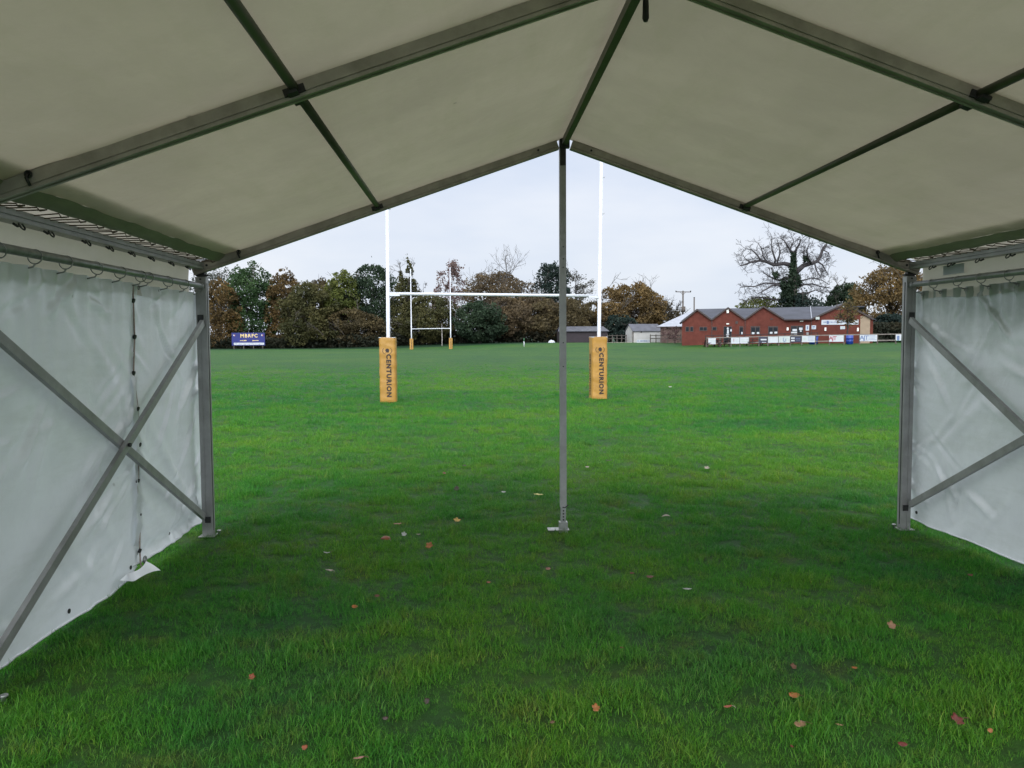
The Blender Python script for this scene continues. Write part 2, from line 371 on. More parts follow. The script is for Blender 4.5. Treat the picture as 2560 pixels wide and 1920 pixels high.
# ------------------------------------------------------------------ grass blades: one stuff object, clumps instanced by geometry nodes
rng = random.Random(4)
clumps = bpy.data.collections.new('grass_clumps')
def clump(n, L, wid, spread):
    vs, fs = [], []
    for _ in range(n):
        a, r = rng.uniform(0, 6.283), spread*math.sqrt(rng.random())
        x0, y0 = r*math.cos(a), r*math.sin(a)
        l = L*rng.uniform(.4, 1.2); w = wid*rng.uniform(.7, 1.2); az = rng.uniform(0, 6.283); lean = rng.uniform(.25, 1.45); th = rng.uniform(0, 6.283)
        sx, sy = math.cos(th)*w/2, math.sin(th)*w/2
        o = len(vs); S = 3
        px, pz, ang = 0.0, 0.0, lean*.35
        for k in range(S+1):
            t = k/S; ww = (1-t**1.6)*.95+.05
            cx, cy = x0+px*math.cos(az), y0+px*math.sin(az)
            vs += [(cx-sx*ww, cy-sy*ww, pz), (cx+sx*ww, cy+sy*ww, pz)]
            px += math.sin(ang)*l/S; pz += math.cos(ang)*l/S; ang += lean*.55
        fs += [(o+2*k, o+2*k+1, o+2*k+3, o+2*k+2) for k in range(S)]
    return vs, fs
for i in range(7):
    vs, fs = clump(32, .047, .0029, .058)
    me = bpy.data.meshes.new('grass_clump'); me.from_pydata(vs, [], fs); me.materials.append(M['blade'])
    me.polygons.foreach_set('use_smooth', [True]*len(fs))
    clumps.objects.link(bpy.data.objects.new('grass_clump', me))
# carrier sheet: only the part of the lawn near enough for blades to show, with its own density
vs, fs, den, sc = [], [], [], []
def inview(x, y, pad=2.2):
    q = np.array([x, y, 0])-CAM; d = q@AX[2]; l = q@AX[0]
    return d > 2.0 and abs(l) < d*.66+pad
y = -4.6
while y < 62:
    d = y+6.6; st = .35 if d < 8 else (.8 if d < 16 else (1.6 if d < 34 else 3.2))
    x = -44.0
    while x < 44:
        if inview(x+st/2, y+st/2):
            o = len(vs); vs += [(x+a*st, y+c*st, gz(x+a*st, y+c*st)) for a, c in ((0,0),(1,0),(1,1),(0,1))]; fs.append((o, o+1, o+2, o+3))
            den.append((430 if d < 5 else 430*(5/d)**1.6)*sst((68-d)/46)); sc.append((1.0 if d < 5 else min(1.7, (d/5)**.45))*(1-.75*sst((d-22)/44)))
        x += st
    y += st
me = bpy.data.meshes.new('grass'); me.from_pydata(vs, [], fs)
at = me.attributes.new('dens', 'FLOAT', 'FACE'); at.data.foreach_set('value', den)
at = me.attributes.new('siz', 'FLOAT', 'FACE'); at.data.foreach_set('value', sc)
gro = bpy.data.objects.new('grass', me); COL.objects.link(gro)
tag(gro, 'short green lawn grass blades growing over the near field', 'grass', kind='stuff')
gn = bpy.data.node_groups.new('grass_scatter', 'GeometryNodeTree')
gn.interface.new_socket('Geometry', in_out='INPUT', socket_type='NodeSocketGeometry'); gn.interface.new_socket('Geometry', in_out='OUTPUT', socket_type='NodeSocketGeometry')
def G(t, **k):
    n = gn.nodes.new(t)
    for a, b_ in k.items(): setattr(n, a, b_)
    return n
gi, go = G('NodeGroupInput'), G('NodeGroupOutput'); L = gn.links.new
na = G('GeometryNodeInputNamedAttribute', data_type='FLOAT'); na.inputs['Name'].default_value = 'dens'
nb = G('GeometryNodeInputNamedAttribute', data_type='FLOAT'); nb.inputs['Name'].default_value = 'siz'
dp = G('GeometryNodeDistributePointsOnFaces'); dp.inputs['Seed'].default_value = 3
L(gi.outputs[0], dp.inputs['Mesh'])
pos = G('GeometryNodeInputPosition')
tn = G('ShaderNodeTexNoise'); tn.inputs['Scale'].default_value = 2.6; tn.inputs['Detail'].default_value = 3.0; L(pos.outputs[0], tn.inputs['Vector'])
mr = G('ShaderNodeMapRange'); mr.inputs['From Min'].default_value = .33; mr.inputs['From Max'].default_value = .68; mr.inputs['To Min'].default_value = .42; mr.inputs['To Max'].default_value = 1.5
L(tn.outputs[0], mr.inputs['Value'])
dm = G('ShaderNodeMath', operation='MULTIPLY'); L(na.outputs['Attribute'], dm.inputs[0]); dm.inputs[1].default_value = 1.0
L(dm.outputs[0], dp.inputs['Density'])
ci = G('GeometryNodeCollectionInfo'); ci.inputs['Collection'].default_value = clumps; ci.inputs['Separate Children'].default_value = True; ci.inputs['Reset Children'].default_value = True
ip = G('GeometryNodeInstanceOnPoints'); L(dp.outputs['Points'], ip.inputs['Points']); L(ci.outputs[0], ip.inputs['Instance']); ip.inputs['Pick Instance'].default_value = True
rv = G('FunctionNodeRandomValue', data_type='FLOAT_VECTOR'); rv.inputs[0].default_value = (-.12, -.12, 0); rv.inputs[1].default_value = (.12, .12, 6.283)
L(rv.outputs[0], ip.inputs['Rotation'])
rs = G('FunctionNodeRandomValue', data_type='FLOAT'); rs.inputs[2].default_value = .6; rs.inputs[3].default_value = 1.25
m1 = G('ShaderNodeMath', operation='MULTIPLY'); L(rs.outputs[1], m1.inputs[0]); L(mr.outputs[0], m1.inputs[1])
m2 = G('ShaderNodeMath', operation='MULTIPLY'); L(m1.outputs[0], m2.inputs[0]); L(nb.outputs['Attribute'], m2.inputs[1])
L(m2.outputs[0], ip.inputs['Scale']); L(ip.outputs[0], go.inputs[0])
md = gro.modifiers.new('scatter', 'NODES'); md.node_group = gn

# ------------------------------------------------------------------ the marquee
A = 2.95; EZ = 2.214; RZ = 3.239; BAY = 3.058; RH = .088
FY = [0.0, -BAY, -2*BAY]
tent = thing('marquee', 'open white frame marquee with grey aluminium legs and pitched canopy', 'marquee', (0, -BAY, 0))
def zr(x): return EZ+(RZ-EZ)*(1-abs(x)/A)                        # rafter underside
def zc(x): return zr(x)+RH-.008                                  # canopy line
RP = [(-.03,0),(-.012,0),(-.012,.006),(.012,.006),(.012,0),(.03,0),(.03,.012),(.025,.014),(.025,.019),(.03,.021),(.03,.070),(.023,.073),(.023,.080),(.03,.083),(.03,RH),
      (-.03,RH),(-.03,.083),(-.023,.080),(-.023,.073),(-.03,.070),(-.03,.021),(-.025,.019),(-.025,.014),(-.03,.012)]
for y in FY:
    fl = gz(-A, y), gz(A, y)
    for s in (-1, 1):
        k = MB(); x0 = s*(A+.085); k.prism(RP, (x0, y-.015, zr(A+.085)), (s*.045, y-.015, zr(.045)))
        rf = k.build('rafter', M['alu_warm'], tent)
        k = MB()                                                 # spring pin and bolt heads on the web
        for xx in (A-.02, .22): k.tube([(s*xx, y-.047, zr(xx)+.045), (s*xx, y-.054, zr(xx)+.045)], .009, 8)
        k.each('bolt', M['black'], rf)
        k = MB(); xx = A-.28; k.tube([(s*xx, y-.05, zr(xx)+.07), (s*xx-.004, y-.065, zr(xx)+.045), (s*xx+.01, y-.06, zr(xx)+.012)], .007, 6)
        k.ring((s*xx, y-.055, zr(xx)+.062), .014, .004, (1,0,0), (0,0,1)); k.build('spring_pin', M['black'], rf)
        # leg with a keder channel, open corner joint above it
        gl = fl[0] if s < 0 else fl[1]; zt = 2.175
        k = MB(); w, d = .085, .066; sg = s
        pr = [(0,-.02),(0,.046),(.085,.046),(.085,.038),(.072,.036),(.072,.028),(.085,.026),(.085,-.02),(.052,-.02),(.052,-.016),(.033,-.016),(.033,-.02)]
        pts = [(sg*(A+a), y+c) for a, c in pr]
        n = len(pts); vs = [(p[0], p[1], gl+.012) for p in pts]+[(p[0], p[1], zt) for p in pts]
        k.add(vs, [(i, (i+1) % n, n+(i+1) % n, n+i) for i in range(n)]+[tuple(range(n)), tuple(range(n, 2*n))])
        lg = k.build('leg', M['alu'], tent)
        k = MB(); k.box((sg*(A-.0015), y+.006, (gl+zt)/2), (.003, .009, zt-gl-.1)); k.build('groove', M['black'], lg)
        k = MB(); k.box((sg*(A+.042), y-.024, 2.10), (.012,.004,.045)); k.box((sg*(A+.042), y-.024, 2.155), (.014,.004,.012))
        k.box((sg*(A+.05), y-.026, 1.83), (.045,.008,.07)); k.box((sg*(A+.035), y-.026, .165), (.045,.010,.05)); k.each('slot_cap', M['black'], lg)
        k = MB(); k.box((sg*(A+.045), y+.01, gl+.006), (.13,.12,.010)); k.build('base_plate', M['galv'], lg, .003)
        k = MB(); k.tube([(sg*(A-.035), y+.03, gl-.1), (sg*(A-.035), y+.03, gl+.035), (sg*(A-.035), y+.03, gl+.036), (sg*(A-.035), y+.03, gl+.044)], [.009,.009,.018,.017], 10)
        k.build('anchor_pin', M['galv'], lg)
        k = MB(); k.box((sg*(A+.043), y+.012, zt+.045), (.058,.046,.11)); k.box((sg*(A+.03), y, zt+.012), (.10,.05,.012)); k.build('corner_joint', M['dark'], tent)
    k = MB(); k.box((0, y-.012, RZ+.045), (.085,.056,.098)); k.build('ridge_joint', M['dark'], tent)

# purlins, ridge and eave beams, rails, braces
def bay_span(i): return FY[i+1]+.016, FY[i]-.046
for i in range(2):
    y0, y1 = bay_span(i)
    for s in (-1, 1):
        xp = s*(1.544 if s < 0 else 1.519); z = zc(xp)-.035
        k = MB(); n = np.array([s*(RZ-EZ)/A, 0, 1.0]); n /= np.linalg.norm(n)
        prof = [(.0225*math.cos(t), .020*math.sin(t)) for t in np.linspace(0, 2*math.pi, 17)[:-1]]
        k.prism(prof, (xp, y0, z), (xp, y1, z), up=tuple(n)); k.sm = [True]*16+[False]*2
        pu = k.build('purlin', M['purlin'], tent)
        k = MB()
        for yy, q in ((y0, 1), (y1, -1)):
            k.new(); k.box((xp, yy+q*.004, z-.010), (.095, .010, .034), (np.array([n[2],0,-n[0]]), np.array([0,1.0,0]), n)); k.box((xp, yy+q*.03, z-.028), (.045, .05, .016), (np.array([n[2],0,-n[0]]), np.array([0,1.0,0]), n))
        k.each('purlin_bracket', M['dark'], pu)
        # eave beam, curtain rail
        xe = s*(A+.045); k = MB()
        prof = [(-.042,-.028),(.042,-.028),(.042,-.012),(.036,-.010),(.036,-.004),(.042,-.002),(.042,.028),(-.042,.028),(-.042,-.002),(-.036,-.004),(-.036,-.010),(-.042,-.012)]
        k.prism(prof, (xe, y0-.03, 2.262), (xe, y1+.03, 2.262)); eb = k.build('eave_beam', M['alu'], tent)
        k = MB(); hy = y1-.28; q = random.Random(20+i*2+s)
        while hy > y0+.2:
            k.new(); k.ring((xe-s*.02, hy, 2.222), .020, .0042, (0,1.0,0), (s*.5,0,.86), 14, 6)
            k.tube([(xe-s*.02, hy-.02, 2.222), (xe-s*.03, hy-.055, 2.214), (xe-s*.02, hy-.075, 2.225)], .006, 6)
            hy -= q.uniform(.22, .40)
        k.each('hook', M['dark'], eb)
        xr = s*(A+.036); k = MB(); k.tube([(xr, y0-.045, 2.10), (xr, y1+.045, 2.10)], .0235, 16)
        rl = k.build('curtain_rail', M['galv'], tent)
        k = MB()
        for yy in (y0-.01, y1+.02): k.tube([(xr, yy, 2.10), (xr, yy+.012, 2.10)], .032, 14)
        k.each('rail_collar', M['galv'], rl)
        # crossed braces, one in front of the other
        for q, (za, zb) in enumerate((((1.80, .20)), ((.20, 1.80)))):
            xb = s*(A+.062-.034*q) if True else 0
            k = MB(); k.prism([(-.016,-.026),(-.016,.026),(.012,.026),(.016,.020),(.016,-.020),(.012,-.026)], (xb, y0+.035, za), (xb, y1-.005, zb)) if s > 0 else \
                k.prism([(-.012,-.026),(-.016,-.020),(-.016,.020),(-.012,.026),(.016,.026),(.016,-.026)], (xb, y0+.035, za), (xb, y1-.005, zb))
            br = k.build('brace', M['alu'], tent)
        ym = (y0+y1)/2; k = MB(); k.tube([(s*(A+.01), ym, 1.0), (s*(A-.006), ym, 1.0)], .013, 8); k.build('cross_bolt', M['black'], br)
    k = MB(); prof = [(-.022,-.03),(.022,-.03),(.022,.02),(.0,.032),(-.022,.02)]
    z = RZ+RH-.045; k.prism(prof, (0, y0, z), (0, y1, z)); k.build('ridge_beam', M['purlin'], tent)
# hanging ring pin under the second ridge joint
k = MB(); yy = -BAY+.25; k.tube([(.055, yy, RZ+.12), (.055, yy, RZ-.055), (.055, yy, RZ-.07)], [.012,.016,.010], 10); k.build('hanging_pin', M['dark'], tent)

# centre gable pole with adjustable foot
cz = gz(0, 0); k = MB()
k.prism([(-.027,-.027),(.027,-.027),(.027,-.008),(.022,-.006),(.022,.006),(.027,.008),(.027,.027),(-.027,.027),(-.027,.008),(-.022,.006),(-.022,-.006),(-.027,-.008)], (-.012, 0, cz+.22), (-.014, 0, RZ-.005), up=(0,1,0))
cp = k.build('gable_pole', M['alu'], tent)
k = MB(); k.box((-.012, 0, cz+.15), (.044,.044,.19)); k.build('inner_tube', M['galv'], cp)
k = MB()
for j in range(4): k.tube([(-.012, -.0225, cz+.115+j*.026), (-.012, -.0255, cz+.115+j*.026)], .0075, 8)
for zz in (1.62, 1.82, 2.45, 2.52, 2.62): k.tube([(-.012, -.0275, zz-.2), (-.012, -.0295, zz-.2)], .006, 6)
k.each('pin_hole', M['black'], cp)
k = MB(); k.tube([(-.02, -.03, cz+.225), (.0, -.034, cz+.222), (.03, -.03, cz+.245)], .005, 6); k.build('locking_pin', M['dark'], cp)
k = MB(); k.box((-.012, 0, cz+.05), (.072,.066,.09)); k.box((-.012, -.036, cz+.05), (.072,.004,.095)); k.build('foot_socket', M['galv'], cp, .004)
k = MB(); k.box((-.055, .0, cz+.03), (.18,.10,.008)); k.build('base_plate', M['galv'], cp, .002)
k = MB(); k.box((-.012, -.006, RZ-.07), (.048,.046,.16)); k.build('pole_head', M['dark'], cp)

# canopy sheets: one per bay and slope, with hem and lacing; outer flap behind the lacing
def canopy(i, s):
    y0, y1 = FY[i+1]-.012, FY[i]-.018
    XH = A-.165
    def fn(u, v):
        x = .0+u*XH; y = y0+v*(y1-y0); ed = min(v, 1-v)*(y1-y0)
        sag = -.030*math.sin(math.pi*v)*math.sin(math.pi*min(1, u*1.05))
        p = Vector((s*x, y, 5.0+i))
        wr = .008*mn.noise(p*2.2)+.012*mn.noise(Vector((s*x*1.1+y*.5, y*.55, 2.0)))+.006*mn.noise(Vector((s*x*1.3+y*5.5, y*.5-x*1.2, 9.0)))+.004*mn.noise(Vector((s*x*7, y*1.2+x, 9.0)))*sst(2*u)
        wav = (.012+.012*mn.noise(Vector((s*x*2.4, i*3.3+(v > .5)*9.1, 1.5)))+.010*sst((u-.6)*3)*math.sin(x*11+i*2+s))
        dip = -wav*math.exp(-(ed/.035)**2) if ed < .12 else 0
        return (s*x, y, zc(x)+.004+sag+wr*min(1, ed/.15)+dip)
    k = MB(); k.grid(fn, 90, 80); cv = k.build('roof_canopy', M['canopy'], tent)
    def hem(u, v):                                               # folded, doubled edge
        q = fn(1.0, v); w = .008*mn.noise(Vector((q[1]*5, s*2.0, i+.5)))
        x = XH-.006+u*(.072+w); r = -.010*math.sin(math.pi*u)+.004*mn.noise(Vector((q[1]*9, u*3, 2.2)))
        return (s*x, q[1], q[2]-.004-(x-XH)*(RZ-EZ)/A+r-.03*u)
    k = MB(); k.grid(hem, 8, 90); hm = k.build('hem', M['hem'], cv)
    k = MB(); r = random.Random(7+i*2+s); y = y1-.06; up = True; pts = []
    def hp(yy): e = hem(.95, min(1, max(0, (yy-y0)/(y1-y0)))); return (e[0], e[1], e[2]-.005)
    while y > y0+.22:                                            # one cord: up over the hem eyelets and back round the eave beam
        sl_ = r.uniform(.03, .08); st = r.uniform(.085, .13); xo = s*(A+.004)
        pts += [(xo, y-sl_, 2.284), hp(y)]; e2 = hp(y-st*.8); e1 = hp(y-st*.4); pts += [(e1[0]+s*.01, e1[1], e1[2]-.012), e2, (xo, y-st*.8-sl_, 2.284), (s*(A+.05), y-st*.8-sl_-.01, 2.296)]
        y -= st*1.75; pts += [(s*(A+.05), y-sl_+.02, 2.296)]
    k.tube(pts, .0036, 5)
    k.build('lacing_cord', M['cord'], cv)
    def flap(u, v):
        y = y0+v*(y1-y0)
        if u < .45:
            t = u/.45; x = XH-.10+t*(A+.13-XH+.10); z = zc(XH-.10)+.03-(x-XH+.10)*(RZ-EZ)/A*.9
        else:
            t = (u-.45)/.55; x = A+.13+.01*math.sin(t*3)+.012*mn.noise(Vector((y*1.5, t*2, s*4.0+i))); z = zc(XH-.10)+.03-(A+.13-XH+.10)*(RZ-EZ)/A*.9-t*(.32+.01*math.sin(y*6))
        return (s*x, y, z)
    k = MB(); k.grid(flap, 24, 60); k.build('valance', M['valance'], cv)
for i in range(2):
    for s in (-1, 1): canopy(i, s)
k = MB()
k.grid(lambda u, v: (A+.117-.003*math.sin(3*u), -.62+u*.27*1.0, 2.155+v*.075), 6, 4); k.build('repair_patch', M['greyban'], tent)

# side curtains hung from the rails
def curtain(s, y0, y1, name, label, seed, lift=0.05, corner=False, zt=2.045, hem_bunch=0.0, toggles=None, grp=None, mat='curtain'):
    Y = y1-y0; rngc = random.Random(seed); rings = []; y = min(y1-.06, -.08)
    while y > y0+.05: rings.append(y); y -= rngc.uniform(.26, .36)
    X = A+.112
    creases = [(y0+Y*rngc.random(), .25+1.7*rngc.random()**1.2, rngc.choice((.55, .75, -.6, -.9, .3, 1.1))+rngc.uniform(-.2, .2), rngc.uniform(.15, .5), rngc.uniform(.014, .034), rngc.uniform(.008, .022)*rngc.choice((1, 1, -1))) for _ in range(int(17*Y))]
    creases += [((y1 if toggles is None or toggles > 0 else y0)-rngc.uniform(.05, .4), rngc.uniform(.25, 1.6), rngc.uniform(.5, 1.0), rngc.uniform(.2, .45), rngc.uniform(.014, .026), rngc.uniform(.008, .018)) for _ in range(7)]
    def fn(u, v):
        y = y0+u*Y; gl = gz(s*X, y)
        zb = gl+lift+.018*mn.noise(Vector((y*2.2, seed, .3)))+.03*mn.noise(Vector((y*.7, seed+3, .3)))
        if corner: zb += .05*math.exp(-((y1-y)/.10)**2)
        z = zb+v*(zt-zb); h = zt-z
        rd = min(rings, key=lambda q: abs(q-y)); dy = (y-rd)
        dx = .030*mn.noise(Vector((y*.75, z*.65, seed)))+.012*mn.noise(Vector((y*1.9, z*1.4, seed+5)))
        dx += .016*math.exp(-h/.22)*math.cos(dy*2*math.pi/.155)*math.exp(-(dy/.16)**2)*1.2
        a = (y*.85+z*1.1); r1 = mn.noise(Vector((a*5.2, (y-z)*.9, seed+11))); b2 = (y*.9-z*.8); r2 = mn.noise(Vector((b2*4.4, (y+z)*.8, seed+17)))
        m1 = sst((mn.noise(Vector((y*.9, z*.9, seed+23)))+.15)*2.2); m2 = sst((mn.noise(Vector((y*.8+4, z*.9, seed+29)))+.10)*2.2)
        dx += .034*m1*max(0, r1)**1.4+.034*m2*max(0, r2)**1.4
        dx += .012*math.exp(-(z-zb)/.25)*mn.noise(Vector((y*6.5, z*4, seed+31)))
        for es, q in ((y1, 1), (y0, 1)):                         # folds drawn towards the laced edges
            d = abs(y-es); dx += .012*math.exp(-d/.22)*mn.noise(Vector((z*4.2+d*5, d*2.0, seed+41)))
        if hem_bunch: dx -= hem_bunch*math.exp(-((z-zb-.07)/.055)**2)*(.6+.6*mn.noise(Vector((y*8, z*6, seed+2))))
        for (cy_, cz_, an, ln_, wd, am) in creases:              # sharp set creases
            ex_, ez_ = y-cy_, z-cz_; al = ex_*math.cos(an)+ez_*math.sin(an); ac = -ex_*math.sin(an)+ez_*math.cos(an)+.06*math.sin(al*3+cy_*9)
            if abs(al) < ln_ and abs(ac) < wd*4: dx += am*(math.exp(-(ac/wd)**2)-.45*math.exp(-((ac-wd*1.8)/wd)**2))*(1-(al/ln_)**2)**1.5
        return (s*(X-dx*1.15+.03*(1-v)**1.5), y, z)
    k = MB(); k.grid(fn, int(Y/.022), 90)
    o = k.build(name, M[mat]); tag(o, label, 'curtain', grp)
    k = MB(); xr = s*(A+.036); ky = MB()
    for i, y in enumerate(rings):
        k.new(); k.ring((xr, y, 2.087), .036, .0034, (1,0,0), (0,.35*math.sin(i*2.3),1.0), 18, 6)
        k.tube([(xr, y, 2.052), (xr+s*.012, y, 2.036), (s*(X-.012), y, 2.024)], .0045, 6)
    k.each('ring', M['galv'], o)
    for y in rings: ky.ring((s*(X-.012), y, 2.02), .013, .004, (0,1.0,0), (0,0,1.0), 14, 6)
    ky.each('eyelet', M['galv'], o)
    k = MB(); p = [fn(u, 0) for u in np.linspace(0, 1, 40)]
    k.tube([(q[0], q[1], q[2]) for q in p], .007, 6); k.build('bottom_rope', M['curtain'], o)
    k = MB()
    for u, v in ((.06, .035), (.5, .03), (.93, .035)):
        q = fn(u, v); k.tube([(q[0]-s*.002, q[1], q[2]), (q[0]-s*.006, q[1], q[2])], .014, 12)
    k.each('eyelet_hole', M['black'], o)
    if toggles is not None:
        k = MB(); kc = MB(); zs = np.linspace(1.93, .22, 8); pts = []
        for j, z in enumerate(zs):
            q = fn(1.0 if toggles > 0 else 0.0, (z-.06)/(zt-.06)); w = .018*math.sin(j*2.1+.6)
            pts.append((q[0]-s*.012, q[1]+w-.012, z)); k.tube([(q[0]-s*.008, q[1]+w-.02, z), (q[0]-s*.022, q[1]+w-.02, z-.004)], .016, 8)
        full = []
        for a, c in zip(pts[:-1], pts[1:]): full += [a, tuple((m_+n_)/2 for m_, n_ in zip(a, c))]
        q = pts[-1]; full += [q, (q[0], q[1]+.005, .12), (q[0]-s*.02, q[1]+.03, .06)]
        kc.tube([(pts[0][0], pts[0][1], 2.03)]+full, .0055, 6)
        k.each('toggle', M['black'], o); kc.build('lacing_cord', M['cord_pale'], o)
        k = MB(); k.ring((q[0]-s*.012, q[1]+.05, .14), .022, .006, (0,1.0,0), (0,0,1.0)); k.build('eyelet_ring', M['galv'], o)
    return o
GC = 'white side curtains of the marquee'
bigc = curtain(-1, -BAY+.02, -1.15, 'side_curtain', 'large white side curtain with a laced toggle edge, crossed by both braces', 11, .045, True, toggles=1, grp=GC)
curtain(-1, -1.23, .24, 'side_curtain', 'narrow white side curtain with bunched crumpled hem, between laced seam and front leg', 27, .085, hem_bunch=.055, grp=GC)
curtain(1, -BAY+.02, .20, 'side_curtain', 'unlaced white side curtain with green mould along its top, on the clubhouse side', 43, .07, grp=GC, mat='curtain_mould')


# loose corner of the big curtain turned in over the grass at the seam
k = MB(); Xc = A+.10; gl = gz(-Xc, -1.2)
k.grid(lambda u, v: (-Xc+v*(.02+.07*u*u)+.01*math.sin(u*9), -1.55+u*.42+.02*v, gl+.10-.05*v*u-.02*v+.014*math.sin(u*7+v*2)), 24, 8)
k.build('loose_flap', M['curtain'], bigc)

# ------------------------------------------------------------------ rugby goals
GG = 'H shaped rugby goals at either end of the pitch'
EMB_Z = 1.335
def pad_mesh(c, w, h, yaw, seed, z0):
    k = MB(); ca, sa = math.cos(yaw), math.sin(yaw); N = 10; H = 46
    def prof(t):                                                 # rounded square
        a = 2*math.pi*t+math.pi/4; p = 7.0
        x, y = math.cos(a), math.sin(a); r = (abs(x)**p+abs(y)**p)**(-1/p); return x*r*w/2, y*r*w/2
    def fn(u, v):
        x, y = prof(u); z = z0+v*h
        wr = 1+.045*max(-.4, mn.noise(Vector((x*2.5, y*2.5+seed, z*9+x*2.2))))+.02*mn.noise(Vector((x*2, y*2+seed, z*2.6)))
        wr *= 1-.012*(1 if v < .012 or v > .988 else 0)
        x, y = x*wr, y*wr
        return (c[0]+x*ca-y*sa, c[1]+x*sa+y*ca, z)
    k.grid(fn, 56, H)
    top = [fn(i/56, 1) for i in range(56)]; k.poly(top); k.poly([fn(i/56, 0) for i in range(56)][::-1])
    return k
def put_text(vs, fs, o, ex, ey, k, mi=0):
    o, ex, ey = (np.array(q, float) for q in (o, ex, ey)); k.add([o+ex*p[0]+ey*p[1] for p in vs], fs, mi=mi)
TXT = text_mesh('CENTURION', .205, .009, 1.2)
_w = max(v[0] for v in TXT[0])-min(v[0] for v in TXT[0]); _h = max(v[1] for v in TXT[0])-min(v[1] for v in TXT[0])
TXT = ([(v[0]*1.11/_w, v[1]*.128/_h, 0) for v in TXT[0]], TXT[1])
def goal(name, label, bl, br, tl, tr, barz, post_h, padw, padh, yawl, yawr, sides, r=.048, text=True):
    bl, br = np.array(bl, float), np.array(br, float); mid = (bl+br)/2; mid[2] = gz(mid[0], mid[1])
    root = thing(name, label, 'goal', mid, GG)
    for c, tp, yaw, sd in ((bl, tl, yawl, 3.0), (br, tr, yawr, 8.0)):
        k = MB(); zt = c[2]+post_h; top = c+np.array([tp[0], tp[1], 1.0])*post_h
        k.tube([c-np.array([0,0,.2]), c+(top-c)*.36, c+(top-c)*.36, top], [r*1.04, r*1.0, r*.93, r*.85], 14)
        po = k.build('post', M['white'], root)
        k = MB()
        for zz in (.52, .62, .72):
            q = c+(top-c)*zz; k.tube([q+np.array([r*.8,-.01,0]), q+np.array([r*1.7,-.02,-.01]), q+np.array([r*1.9,-.02,.02])], .008, 5)
        k.each('hook', M['galv'], po)
        k = pad_mesh(c, padw, padh, yaw, sd, c[2]+.02); pd = k.build('pad', M['pad'], root)
        ca, sa = math.cos(yaw), math.sin(yaw); nrm = np.array([sa, -ca, 0]); ex = np.array([ca, sa, 0]); k = MB()
        k.tube([c+ex*a*padw*.47+nrm*b_*padw*.47+np.array([0,0,padh+.012]) for a, b_ in ((-1,1),(1,1),(1,-1),(-1,-1),(-1,1))], .012, 6); k.build('piping', M['paper'], pd)
        if text:
            k = MB(); face = c+nrm*(padw/2*1.035)+np.array([0,0,c[2]*0])
            put_text(*TXT, face+ex*.03+np.array([0,0,.71*padh/1.68]), (0,0,-1*padh/1.68), ex, k)
            e0 = face+np.array([0,0,EMB_Z])                      # crested helmet between two laurel sprigs
            hel = [(-.035,.05),(.0,.065),(.035,.05),(.05,.02),(.045,-.02),(.02,-.055),(.0,-.03),(-.02,-.035),(-.045,-.06),(-.03,-.015),(-.05,.005)]
            k.poly([e0+ex*a+np.array([0,0,b_]) for a, b_ in hel][::-1])
            for sg in (-1, 1):
                for j in range(6):
                    a = -1.1+j*.36; q = e0+ex*sg*.115*math.cos(a)+np.array([0,0,.085*math.sin(a)])
                    k.poly([q+ex*sg*x_+np.array([0,0,z_]) for x_, z_ in (((-.010,-.014),(.010,-.004),(.012,.016),(-.004,.010)))][::sg*-1])
            if sides:                                            # the small lettering on the side face
                nr2 = -ex; f2 = c+nr2*(padw/2*1.035); ey2 = -nrm
                put_text(*TXT, f2+np.array([0,0,.675]), (0,0,-1), -ey2*-1, k)
            k.build('lettering', M['print'], pd)
    k = MB(); a = np.array([bl[0]+tl[0]*barz, bl[1]+tl[1]*barz, bl[2]+barz]); c = np.array([br[0]+tr[0]*barz, br[1]+tr[1]*barz, br[2]+barz-.03])
    k.tube([a, c], r*.82, 12); cb = k.build('crossbar', M['white'], root)
    k = MB(); d = (c-a)/np.linalg.norm(c-a)
    for p, q in ((a, d), (c, -d)):
        k.bar(p+q*.045+np.array([0,-.012,-.035]), p+q*.30+np.array([0,-.012,-.035]), r*1.7, .05)
        k.bar(p+q*.03+np.array([0,0,-.14]), p+q*.11+np.array([0,0,-.05]), .03, .02)
    k.each('bracket', M['white'], cb)
    return root
nl, nr = GP(972, 1006), GP(1495, 998)
goal('rugby_goal', 'near white rugby goal with two large lettered mustard post pads', nl, nr, (.006, 0), (.013, 0), 2.80, 9.5, .425, 1.66, math.radians(0), math.radians(5), True)
fl_, fr_ = OG(1029, 111, 874), OG(1127, 109.5, 874)
goal('rugby_goal', 'small far white rugby goal before the dark treeline, with two orange pads', fl_, fr_, (0, 0), (0, 0), 2.9, 11.3, .50, 1.52, 0, 0, False, r=.075, text=True)

# ------------------------------------------------------------------ club sign board
p = OG(621, 128); a = math.radians(-2)
root = thing('sign_board', 'wide blue club sign on short posts in front of the trees, gold MBRFC lettering', 'sign', p)
def sl(px, py): q = PD(px, py, 128); return np.array([q[0], p[1], q[2]])
x0, zt = sl(580, 832)[0], sl(580, 832)[2]; x1, zb = sl(662, 864)[0], sl(662, 863.5)[2]
k = MB(); k.box(((x0+x1)/2, p[1], (zt+zb)/2), (x1-x0, .08, zt-zb)); k.build('board', M['signblue'], root)
k = MB(); k.box(((x0+x1)/2+.1, p[1]-.045, zb+.27), (x1-x0-.45, .02, .36)); st = k.build('white_strip', M['paper'], root)
k = MB(); r = random.Random(5); x = x0+.5
while x < x1-.5: w = r.uniform(.12,.5); k.box((x+w/2, p[1]-.057, zb+.27+r.choice((-.05,.05))), (w, .004, .05)); x += w+r.uniform(.05,.3)
k.build('small_print', M['bluegrey'], st)
k = MB(); T = text_mesh('MBRFC', .80, .016, 1.2); put_text(*T, ((x0+x1)/2+.12, p[1]-.046, zt-.52), (1.0,0,0), (0,0,1), k)
